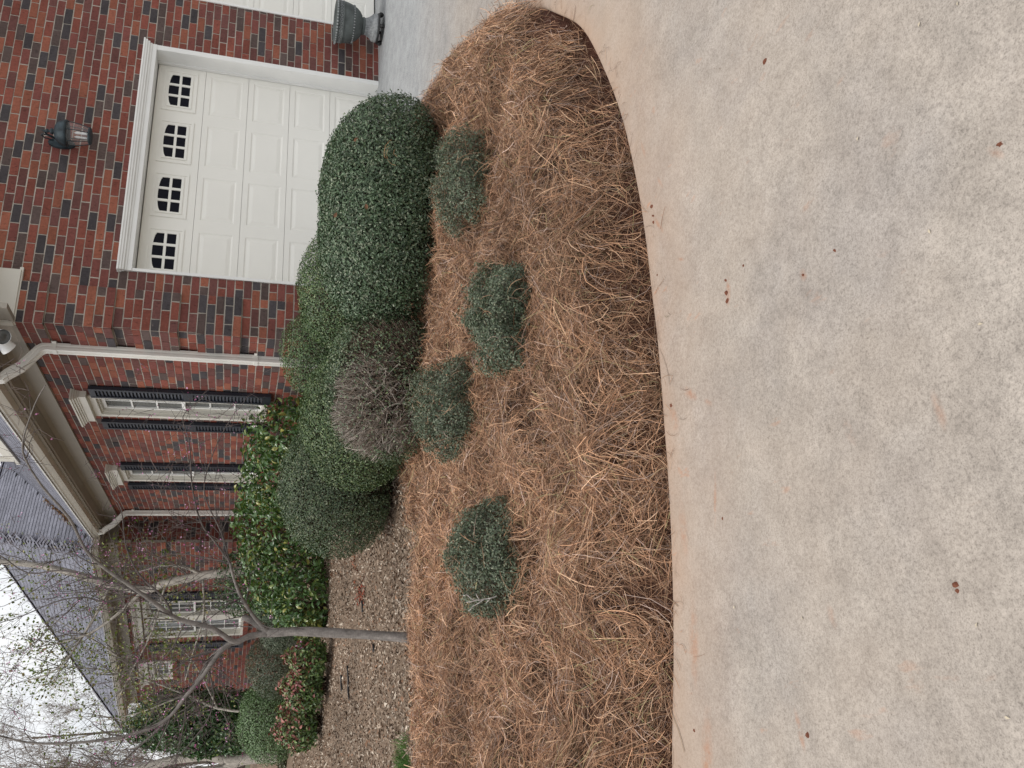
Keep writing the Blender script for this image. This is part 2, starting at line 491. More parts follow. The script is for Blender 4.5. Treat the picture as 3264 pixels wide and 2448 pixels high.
def straw_mask(x, y):
    """1 where pine straw lies"""
    lim = -1.62 + 0.16 * (vnoise(x, y, 1.6, 2) - 0.5) + np.where(x > -2.2, np.minimum((x + 2.2) * 0.62, 1.6), 0)
    return np.clip((lim - y) / 0.18 + 0.5, 0, 1)
def bed_z(x, y, d=None):
    x, y = np.asarray(x, float), np.asarray(y, float)
    if d is None:
        d = poly_dist(x, y).reshape(x.shape)
    base = SLOPE * np.minimum(y, 12)
    trench = -0.115
    bk = np.clip((x + 0.65) / 0.6, 0, 1)                 # no trench on the garage side
    k = np.clip((d - 0.045 + 0.095 * bk) / (0.26 - 0.05 * bk), 0, 1)
    k = k * k * (3 - 2 * k)
    k2 = np.clip(d / 1.2, 0, 1)
    s = straw_mask(x, y)
    fy_ = np.clip((-1.6 - y) / 2.0, 0.0, 1)
    mound = 0.045 + (0.045 + 0.05 * k2 * s) * fy_ + s * (0.05 + 0.05 * fy_) * (vnoise(x, y, 2.1, 0) - 0.45) + s * 0.085 * (vnoise(x, y, 5.0, 1) - 0.5) + s * 0.03 * (vnoise(x, y, 11, 4) - 0.5)
    mound = mound * (0.35 + 0.65 * s) + (1 - s) * 0.02 * (vnoise(x, y, 4, 3) - 0.5)
    z = base + (trench * (1 - bk) + 0.004 * bk) * (1 - k) + mound * k
    return np.where(d < -0.005, base - 0.16, z)
def grid_bed(x0, x1, y0, y1, step):
    xs, ys = np.arange(x0, x1 + 1e-6, step), np.arange(y0, y1 + 1e-6, step)
    X, Y = np.meshgrid(xs, ys)
    d = poly_dist(X, Y).reshape(X.shape)
    Z = bed_z(X, Y, d)
    s = straw_mask(X, Y)
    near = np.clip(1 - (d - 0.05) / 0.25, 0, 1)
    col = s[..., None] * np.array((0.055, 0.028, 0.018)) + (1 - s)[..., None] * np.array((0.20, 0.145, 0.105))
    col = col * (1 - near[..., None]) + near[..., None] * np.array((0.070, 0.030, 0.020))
    nx, ny = len(xs), len(ys)
    idx = np.arange(nx * ny).reshape(ny, nx)
    F = np.stack([idx[:-1, :-1], idx[:-1, 1:], idx[1:, 1:], idx[1:, :-1]], -1).reshape(-1, 4)
    keep = (d.ravel()[F] > -0.25).any(1)
    return np.column_stack([X.ravel(), Y.ravel(), Z.ravel()]), F[keep], col.reshape(-1, 3)
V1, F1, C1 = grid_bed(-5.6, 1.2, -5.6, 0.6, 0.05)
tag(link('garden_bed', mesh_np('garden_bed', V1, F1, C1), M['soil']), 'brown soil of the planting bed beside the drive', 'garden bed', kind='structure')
V2, F2, C2 = grid_bed(-24, 0.4, -6, 32, 0.2)
V2[:, 2] -= np.where((V2[:, 0] > -5.5) & (V2[:, 1] < 0.5) & (V2[:, 1] > -5.5), 0.06, 0.004)
tag(link('mulch_ground', mesh_np('mulch_ground', V2, F2, C2), M['soil']), 'leaf mulch ground running back past the house', 'ground', kind='structure')
# --- lawn sheet to the horizon
xs = np.concatenate([np.linspace(-600, -40, 12), np.linspace(-35, 35, 29), np.linspace(40, 600, 12)])
X, Y = np.meshgrid(xs, xs)
Z = SLOPE * np.clip(Y, -14, 12) - 0.22 + np.where(Y > 34, 0.12, 0)
idx = np.arange(len(xs) ** 2).reshape(len(xs), len(xs))
F = np.stack([idx[:-1, :-1], idx[:-1, 1:], idx[1:, 1:], idx[1:, :-1]], -1).reshape(-1, 4)
tag(link('ground', mesh_np('ground', np.column_stack([X.ravel(), Y.ravel(), Z.ravel()]), F), M['lawn']), 'lawn running to the horizon', 'lawn', kind='structure')

# ================================================================== PINE STRAW
def ribbons(P0, az, curl, length, lift0, pitch, sag, width, cols, segs=4, follow=None):
    n_ = len(P0)
    t = np.linspace(0, 1, segs + 1)
    pts = np.zeros((n_, segs + 1, 3))
    a = az[:, None] + curl[:, None] * (t[None] - 0.5)
    ds = length / segs
    x = P0[:, 0:1] + np.concatenate([np.zeros((n_, 1)), np.cumsum(np.cos(a[:, :-1]) * ds[:, None], 1)], 1)
    y = P0[:, 1:2] + np.concatenate([np.zeros((n_, 1)), np.cumsum(np.sin(a[:, :-1]) * ds[:, None], 1)], 1)
    zb = follow(x, y) if follow is not None else np.repeat(P0[:, 2:3], segs + 1, 1)
    z = zb + lift0[:, None] + pitch[:, None] * length[:, None] * (t[None] - 0.5) - sag[:, None] * (t[None] ** 2)
    pts[..., 0], pts[..., 1], pts[..., 2] = x, y, z
    tg = np.gradient(pts, axis=1)
    tg /= np.linalg.norm(tg, axis=2)[..., None] + 1e-9
    up = np.array([0, 0, 1.0]) + RNG.normal(0, 0.7, (n_, 1, 3))
    sd = np.cross(tg, np.broadcast_to(up, tg.shape))
    sd /= np.linalg.norm(sd, axis=2)[..., None] + 1e-9
    w = width[:, None, None] * (1 - 0.75 * np.abs(t - 0.35)[None, :, None] ** 1.5)
    A, B = pts + sd * w / 2, pts - sd * w / 2
    V = np.stack([A, B], 2).reshape(-1, 3)
    b = (np.arange(n_) * (segs + 1) * 2)[:, None] + (np.arange(segs) * 2)[None]
    F = np.stack([b, b + 1, b + 3, b + 2], -1).reshape(-1, 4)
    C = np.repeat(cols, (segs + 1) * 2, 0)
    return V, F, C
# height lookup table for speed
GX, GY, GS = -5.8, -5.9, 0.04
_gx, _gy = np.meshgrid(np.arange(GX, 1.6, GS), np.arange(GY, 1.5, GS))
_gd = poly_dist(_gx, _gy).reshape(_gx.shape)
_gz = np.where(_gd > 0, bed_z(_gx, _gy, _gd), drive_z(_gy) + 0.002)
def look(tab, x, y):
    fx = np.clip((np.asarray(x) - GX) / GS, 0, tab.shape[1] - 1.01)
    fy = np.clip((np.asarray(y) - GY) / GS, 0, tab.shape[0] - 1.01)
    i, j = fx.astype(int), fy.astype(int)
    u, v = fx - i, fy - j
    return tab[j, i] * (1 - u) * (1 - v) + tab[j, i + 1] * u * (1 - v) + tab[j + 1, i] * (1 - u) * v + tab[j + 1, i + 1] * u * v
hz = lambda x, y: look(_gz, x, y)
dz_ = lambda x, y: look(_gd, x, y)
def straw_cols(n_, x, y):
    pal = np.array([(0.44, 0.245, 0.135), (0.33, 0.175, 0.095), (0.56, 0.36, 0.22), (0.22, 0.115, 0.068), (0.42, 0.30, 0.235), (0.36, 0.30, 0.14)])
    p = np.array([0.29, 0.27, 0.14, 0.18, 0.09, 0.03])
    c = pal[RNG.choice(len(pal), n_, p=p)] * np.exp(RNG.normal(-0.06, 0.34, (n_, 1))).clip(0.4, 1.75)
    g = vnoise(x, y, 0.9, 5)
    g2 = vnoise(x, y, 3.2, 2)
    return c * (0.50 + 0.34 * g + 0.36 * g2)[:, None] * np.array([0.90, 0.92, 0.97])
def straw_field(n_):
    # more needles close to the camera
    x = RNG.uniform(-5.3, 1.15, n_ * 7)
    y = -5.35 + 4.9 * RNG.random(n_ * 7) ** 1.45
    d = dz_(x, y)
    ok = (d > (0.065 + 0.05 * RNG.random(len(x))) * np.clip(1 - (x + 0.65) / 0.6, -0.4, 1)) & (straw_mask(x, y) > RNG.random(len(x)))
    ok &= RNG.random(len(x)) < np.clip((vnoise(x, y, 6.0, 7) - 0.1) * 2.2, 0.40, 1) * np.clip((vnoise(x, y, 13.0, 3) - 0.05) * 2.4, 0.55, 1)
    px = (np.stack([x, y, x * 0], 1) - CAM)
    dep = px @ FW
    lat = (px @ RIGHT) / np.maximum(dep, 0.1)
    ok &= (np.abs(lat) < 0.52)
    x, y = x[ok][:n_], y[ok][:n_]
    return x, y
x, y = straw_field(175000)
n_ = len(x)
swirl = vnoise(x, y, 2.4, 6) * 2 * PI * 1.6
loose = RNG.random(n_) < 0.88
az = np.where(loose, RNG.uniform(0, 2 * PI, n_), swirl + RNG.normal(0, 0.45, n_))
_ggy, _ggx = np.gradient(_gd, GS)
def along_edge(x, y, az, p=0.7, sd_=0.55):
    t_ = np.arctan2(look(_ggx, x, y), -look(_ggy, x, y)) + RNG.normal(0, sd_, len(x)) + np.where(RNG.random(len(x)) < 0.5, PI, 0)
    return np.where((dz_(x, y) < 0.34) & (RNG.random(len(x)) < p), t_, az)
az = along_edge(x, y, az)
ln = np.where(RNG.random(n_) < 0.35, RNG.uniform(0.03, 0.08, n_), RNG.uniform(0.08, 0.19, n_))
dd = dz_(x, y)
# needles near the edge lie along it or hang over the trench
P0 = np.stack([x - np.cos(az) * ln / 2, y - np.sin(az) * ln / 2, x * 0], 1)
end = np.minimum(dz_(P0[:, 0], P0[:, 1]), dz_(x + np.cos(az) * ln / 2, y + np.sin(az) * ln / 2))
keep = (end > 0.055) | (RNG.random(n_) < 0.05) | ((x > -0.2) & (end > -0.10))
P0, az, ln, x, y = P0[keep], az[keep], ln[keep], x[keep], y[keep]
n_ = len(x)
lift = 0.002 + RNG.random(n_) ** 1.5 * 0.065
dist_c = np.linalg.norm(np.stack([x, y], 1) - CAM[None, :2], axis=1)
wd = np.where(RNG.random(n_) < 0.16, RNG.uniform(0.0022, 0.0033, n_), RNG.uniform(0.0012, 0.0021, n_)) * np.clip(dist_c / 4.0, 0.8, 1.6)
Vs, Fs, Cs = ribbons(P0, az, RNG.normal(0, 1.7, n_), ln, lift, np.clip(RNG.normal(0.0, 0.42, n_), -1.1, 1.1), RNG.uniform(-0.01, 0.02, n_), wd, straw_cols(n_, x, y) * (0.58 + 0.75 * np.clip((lift - 0.004) / 0.045, 0, 1))[:, None], 3,  # low needles coloured darker: gap shade painted in, along with older straw
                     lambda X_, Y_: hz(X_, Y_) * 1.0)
# long bright needles and bundles lying on top
nb = 2000
bx, by = straw_field(nb)
nb = len(bx)
k = 7
baz = along_edge(bx, by, RNG.uniform(0, 2 * PI, nb), 0.8, 0.6)
bl = RNG.uniform(0.14, 0.26, nb)
bcu = RNG.normal(0, 1.1, nb)
rep = lambda q: np.repeat(q, k, 0)
X0 = rep(bx - np.cos(baz) * bl / 2) + RNG.normal(0, 0.012, nb * k)
Y0 = rep(by - np.sin(baz) * bl / 2) + RNG.normal(0, 0.012, nb * k)
A0 = rep(baz) + RNG.normal(0, 0.22, nb * k)
E0 = np.minimum(dz_(X0, Y0), dz_(X0 + np.cos(A0) * rep(bl), Y0 + np.sin(A0) * rep(bl)))
kp = (E0 > 0.05) | (RNG.random(nb * k) < 0.06)
mk = np.flatnonzero(kp)
Vb, Fb, Cb = ribbons(np.stack([X0, Y0, X0 * 0], 1)[mk], A0[mk], (rep(bcu) + RNG.normal(0, 0.2, nb * k))[mk], (rep(bl) * RNG.uniform(0.8, 1.1, nb * k))[mk],
                     (0.03 + 0.035 * RNG.random(nb * k))[mk], (rep(RNG.normal(0.0, 0.22, nb)) + RNG.normal(0, 0.12, nb * k))[mk], RNG.uniform(-0.02, 0.03, nb * k)[mk],
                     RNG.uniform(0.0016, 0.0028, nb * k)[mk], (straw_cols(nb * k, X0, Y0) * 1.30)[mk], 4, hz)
# a few that spilled over the edge
ie = RNG.integers(20, nE - 10, 420)
po = EC[ie] + nor[ie] * RNG.exponential(0.045, 420)[:, None] - nor[ie] * 0.02
po = po[(po[:, 0] > -4.6) & (po[:, 1] < -1.5)]
ns_ = len(po)
Vc, Fc, Cc = ribbons(np.column_stack([po, drive_z(po[:, 1]) + 0.004]), RNG.uniform(0, 2 * PI, ns_), RNG.normal(0, 1.2, ns_), RNG.uniform(0.02, 0.10, ns_), np.full(ns_, 0.002), np.zeros(ns_), np.zeros(ns_),
                     RNG.uniform(0.0012, 0.002, ns_), straw_cols(ns_, po[:, 0], po[:, 1]) * 0.7, 4)
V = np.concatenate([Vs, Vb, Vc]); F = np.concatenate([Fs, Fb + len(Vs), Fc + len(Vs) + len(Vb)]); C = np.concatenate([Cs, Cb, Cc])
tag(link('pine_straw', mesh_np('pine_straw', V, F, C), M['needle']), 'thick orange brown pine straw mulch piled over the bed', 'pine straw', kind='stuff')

# loose needles that fell on the concrete, each its own thing
for (px, py, a_, l_) in [(1432, 985, 1.6, 0.17), (1437, 1010, 1.75, 0.13), (1466, 1310, 1.2, 0.11), (1448, 832, 0.3, 0.16), (1560, 150, 0.9, 0.05), (1480, 1625, 0.5, 0.14)]:
    p = ground_px(px, py)
    v_, f_, c_ = ribbons(np.array([[p[0], p[1], p[2] + 0.004]]), np.array([a_]), np.array([0.5]), np.array([l_]), np.array([0.0]), np.array([0.0]), np.array([0.0]),
                         np.array([0.0035]), np.array([(0.25, 0.17, 0.10)]), 4)
    o = link('pine_needle', mesh_np('pine_needle', v_, f_, c_), M['needle'])
    tag(o, 'single fallen pine needle lying on the concrete drive', 'pine needle', 'loose needles on the drive')

# red clay clods on the drive
def lump(r, seed, flat=0.45):
    rr = random.Random(seed)
    mb = MB()
    nn = 9
    ring = [r * rr.uniform(0.6, 1.15) for _ in range(nn)]
    vs = [(0, 0, r * flat)]
    for lv, (s_, h_) in enumerate(((0.6, 0.85), (1.0, 0.0))):
        for i in range(nn):
            a = 2 * PI * i / nn
            vs.append((math.cos(a) * ring[i] * s_, math.sin(a) * ring[i] * s_ * 0.7, r * flat * h_ * rr.uniform(0.7, 1.1) - (0.001 if lv else 0)))
    fs = [(0, 1 + i, 1 + (i + 1) % nn) for i in range(nn)] + [(1 + i, 1 + nn + i, 1 + nn + (i + 1) % nn, 1 + (i + 1) % nn) for i in range(nn)]
    fs.append(tuple(reversed([1 + nn + i for i in range(nn)])))
    mb.add(vs, fs)
    return mb
clods = [(1653, 132, .013), (1408, 446, .013), (1411, 466, .009), (1412, 480, .010), (1570, 632, .013), (1571, 650, .011), (1568, 606, .008), (1606, 574, .007),
         (1450, 876, .011), (1420, 594, .006), (1803, 541, .007), (1500, 1578, .008), (1745, 1587, .012), (2064, 1264, .012), (2068, 1276, .008), (2160, 312, .009), (1735, 594, .007), (1561, 1120, .006)]
for i, (px, py, r_) in enumerate(clods):
    p = ground_px(px, py)
    o = lump(r_ * 0.85, i).build('clay_clod', M['clay'])
    o.location = (p[0], p[1], p[2] + 0.001)
    o.rotation_euler = (0, 0, random.uniform(0, 6))
    tag(o, 'small red clay clod stuck to the concrete drive', 'clod', 'clay clods dropped on the drive')

# ================================================================== HOUSE
CZ = 0.08128                # course height
BL = 0.2032                 # brick + joint
TH = math.radians(21)       # the far wing is turned by this
dC = np.array([-math.sin(TH), math.cos(TH), 0.0])
nC = np.array([-math.cos(TH), -math.sin(TH), 0.0])
CV = np.array([-0.41, 8.31, 0.0])
IC = np.array([0.0, 8.47, 0.0])
def frame(O, e, n_):
    O, e, n_ = map(lambda q: np.array(q, float), (O, e, n_))
    def fr(s, z, out=0.0):
        p = O + e * s + n_ * out
        return (p[0], p[1], p[2] + z)
    return fr
frA = frame((0, 0, 0), (1, 0, 0), (0, -1, 0))
frB = frame((0, 0, 0), (0, 1, 0), (-1, 0, 0))
_dlen = float(np.linalg.norm((CV - IC)[:2]))
frD = frame(CV, -nC, -dC)                       # s from the convex corner back to the inner corner
frC = frame(CV, dC, nC)
house = empty('brick_house', (3.5, 4.0, 0))
tag(house, 'red and charcoal brick house with white garage door, black shutters and grey shingle roof', 'house')

BR_PAL = [((0.225, 0.072, 0.053), .26), ((0.185, 0.064, 0.054), .20), ((0.275, 0.098, 0.063), .15), ((0.150, 0.064, 0.057), .16), ((0.068, 0.060, 0.064), .12), ((0.105, 0.075, 0.069), .11)]
_bp, _bw = [p for p, w in BR_PAL], [w for p, w in BR_PAL]
brng = random.Random(5)
ALL_BRICKS = []             # (size in view, verts, faces, colour, wall index)
def brick_geo(fr, s0, s1, z0, z1, out):
    j = lambda a: a + brng.uniform(-0.0022, 0.0022)
    o = out + brng.uniform(-0.0025, 0.0025)
    c = [(s0, z0), (s1, z0), (s1, z1), (s0, z1)]
    fvs = [fr(j(s), j(z), o + brng.uniform(-0.001, 0.001)) for s, z in c]
    bvs = [fr(s, z, o - 0.025) for s, z in c]
    return fvs + bvs, [(0, 1, 2, 3), (0, 4, 5, 1), (1, 5, 6, 2), (2, 6, 7, 3), (3, 7, 4, 0)]
def lay_wall(wi, fr, length, z_top, openings=(), quoin_lo=0.0, quoin_hi=0.0, phase=0.0, ztop_f=None, zbot=0.0, soldier=()):
    k0 = int(zbot / CZ) - 1
    for k in range(k0, int(z_top / CZ) + 2):
        z0, z1 = (k - 0.3) * CZ + 0.0055, (k + 0.7) * CZ - 0.0055
        z0, z1 = max(z0, zbot - 0.05), min(z1, z_top - 0.002)
        if z1 - z0 < 0.02:
            continue
        blk = ((k - 1 + 0.7 - 30.7) % 7) < 4.99
        iv = []
        odd = k % 2
        lo, hi = 0.0, length
        if quoin_lo and blk:
            iv += [(x0, x1, 0.027) for x0, x1 in ([(-0.026, 0.2), (0.2, quoin_lo)] if odd else [(-0.026, 0.1), (0.1, 0.3), (0.3, quoin_lo)])]
            lo = quoin_lo
        if quoin_hi and blk:
            a_ = length - quoin_hi
            iv += [(x0, x1, 0.027) for x0, x1 in ([(a_, a_ + 0.2), (a_ + 0.2, length + 0.026)] if odd else [(a_, a_ + 0.1), (a_ + 0.1, a_ + 0.3), (a_ + 0.3, length + 0.026)])]
            hi = a_
        s = lo + (-(BL / 2) if odd else 0.0) + phase
        while s > lo:
            s -= BL
        while s < hi - 0.01:
            a_, b_ = max(s, lo), min(s + BL, hi)
            if b_ - a_ > 0.03:
                iv.append((a_, b_, 0.0))
            s += BL
        for (a_, b_, pr) in iv:
            parts = [(a_, b_)]
            for (o0, o1, oz0, oz1) in openings:
                if z1 > oz0 + 0.012 and z0 < oz1 - 0.012:
                    nx = []
                    for (p, q) in parts:
                        if q <= o0 or p >= o1:
                            nx.append((p, q))
                        else:
                            if p < o0: nx.append((p, o0 + 0.004))
                            if q > o1: nx.append((o1 - 0.004, q))
                    parts = nx
            for (p, q) in parts:
                if q - p < 0.028:
                    continue
                zt = z1
                if ztop_f is not None:
                    zt = min(z1, ztop_f((p + q) / 2))
                    if zt - z0 < 0.02: continue
                col = brng.choices(_bp, _bw)[0]
                f_ = brng.uniform(0.85, 1.15)
                col = tuple(c * f_ for c in col)
                vs, fs = brick_geo(fr, p + 0.006, q - 0.006, z0, zt, pr)
                cx = fr((p + q) / 2, (z0 + zt) / 2, pr)
                dx, dy = to_px(cx)
                vis = -20 < dx < 2230 and -20 < dy < 1680 and depth_of(cx) > 0
                size = (q - p) / max(depth_of(cx), 0.1) if vis else 0
                ALL_BRICKS.append([size, vs, fs, col, wi])
def wall_face(fr, length, z0, z1, openings, rev=0.22, quoins=(0, 0)):
    """mortar face with openings, recessed behind the brick fronts, and its reveals"""
    mb = MB()
    ss = sorted({0.0, length} | {o[0] for o in openings} | {o[1] for o in openings})
    zs = sorted({z0, z1} | {o[2] for o in openings} | {o[3] for o in openings})
    ss = [s for s in ss if 0 <= s <= length]; zs = [z for z in zs if z0 <= z <= z1]
    for i in range(len(ss) - 1):
        for j in range(len(zs) - 1):
            sm, zm = (ss[i] + ss[i + 1]) / 2, (zs[j] + zs[j + 1]) / 2
            if any(o[0] < sm < o[1] and o[2] < zm < o[3] for o in openings):
                continue
            mb.add([fr(ss[i], zs[j], -0.0045), fr(ss[i + 1], zs[j], -0.0045), fr(ss[i + 1], zs[j + 1], -0.0045), fr(ss[i], zs[j + 1], -0.0045)], [(0, 1, 2, 3)])
    for (a_, b_, c_, d_) in openings:
        for (p, q) in (((a_, c_), (a_, d_)), ((b_, c_), (b_, d_)), ((a_, d_), (b_, d_)), ((a_, c_), (b_, c_))):
            mb.add([fr(p[0], p[1], -0.0045), fr(q[0], q[1], -0.0045), fr(q[0], q[1], -rev), fr(p[0], p[1], -rev)], [(0, 1, 2, 3)])
    # mortar behind the raised corner blocks
    for k in range(-2, 48):
        if ((k - 1 + 0.7 - 30.7) % 7) < 0.01 or k == -2:
            for side, w_ in ((0, quoins[0]), (1, quoins[1])):
                if not w_: continue
                za, zb = max((k - 0.3) * CZ + 0.004, z0), min((k + 4.7) * CZ - 0.004, z1 - 0.01)
                if zb <= za: continue
                s0, s1 = (-0.021, w_ - 0.003) if side == 0 else (length - w_ + 0.003, length + 0.021)
                mb.fbox(fr, (s0, za, -0.03), (s1, zb, 0.0225))
    return mb
EAVE = 3.62
ROOF_B = 1.0
gable = lambda s: EAVE - 0.12 + ROOF_B * min(s + 0.35, 7.9 - s)
G1 = (0.60, 3.36, -0.1, 2.505)
G2 = (4.09, 6.85, -0.1, 2.505)
WB = [(1.86, 2.54, 1.03, 2.95), (4.86, 5.54, 1.03, 2.95)]
WC = [(2.14, 3.74, 1.06, 3.0), (4.86, 5.80, 2.50, 2.98)]
wallsA = wall_face(frA, 7.5, -0.25, 3.5, [G1, G2], 0.3, (0.40, 0)); 
wallsA.add([frA(0, 3.5, -0.0045), frA(7.5, 3.5, -0.0045), frA(3.75, gable(3.75), -0.0045)], [(0, 1, 2)])
wall_objs = [wallsA.build('wall', M['mortar'], house),
             wall_face(frB, 8.47, -0.25, 3.5, WB, 0.2, (0.44, 0)).build('wall', M['mortar'], house),
             wall_face(frD, _dlen + 0.02, -0.25, 3.5, [], 0.2, (0.0, 0)).build('wall', M['mortar'], house),
             wall_face(frC, 7.0, -0.25, 3.5, WC, 0.2, (0.40, 0.40)).build('wall', M['mortar'], house)]
lay_wall(0, frA, 7.5, 5.2, [G1, G2], 0.40, 0, 0.0, gable, -0.02)
lay_wall(1, frB, 8.46, 3.32, WB, 0.44, 0, 0.05, None, 0.0)
lay_wall(2, frD, _dlen, 3.32, [], 0.0, 0, 0.0, None, 0.2)
lay_wall(3, frC, 7.0, 3.34, WC, 0.40, 0.40, 0.0, None, 0.2)
ALL_BRICKS.sort(key=lambda q: -q[0])
for i, (sz, vs, fs, col, wi) in enumerate(ALL_BRICKS[:300]):
    MB().add(vs, fs, col).build('brick', M['brick'], wall_objs[wi])
for wi in range(4):
    mb = MB()
    for (sz, vs, fs, col, w2) in ALL_BRICKS[300:]:
        if w2 == wi:
            mb.add(vs, fs, col)
    if mb.v:
        o = mb.build('brick_courses', M['brick'], wall_objs[wi])
        o['kind'] = 'stuff'

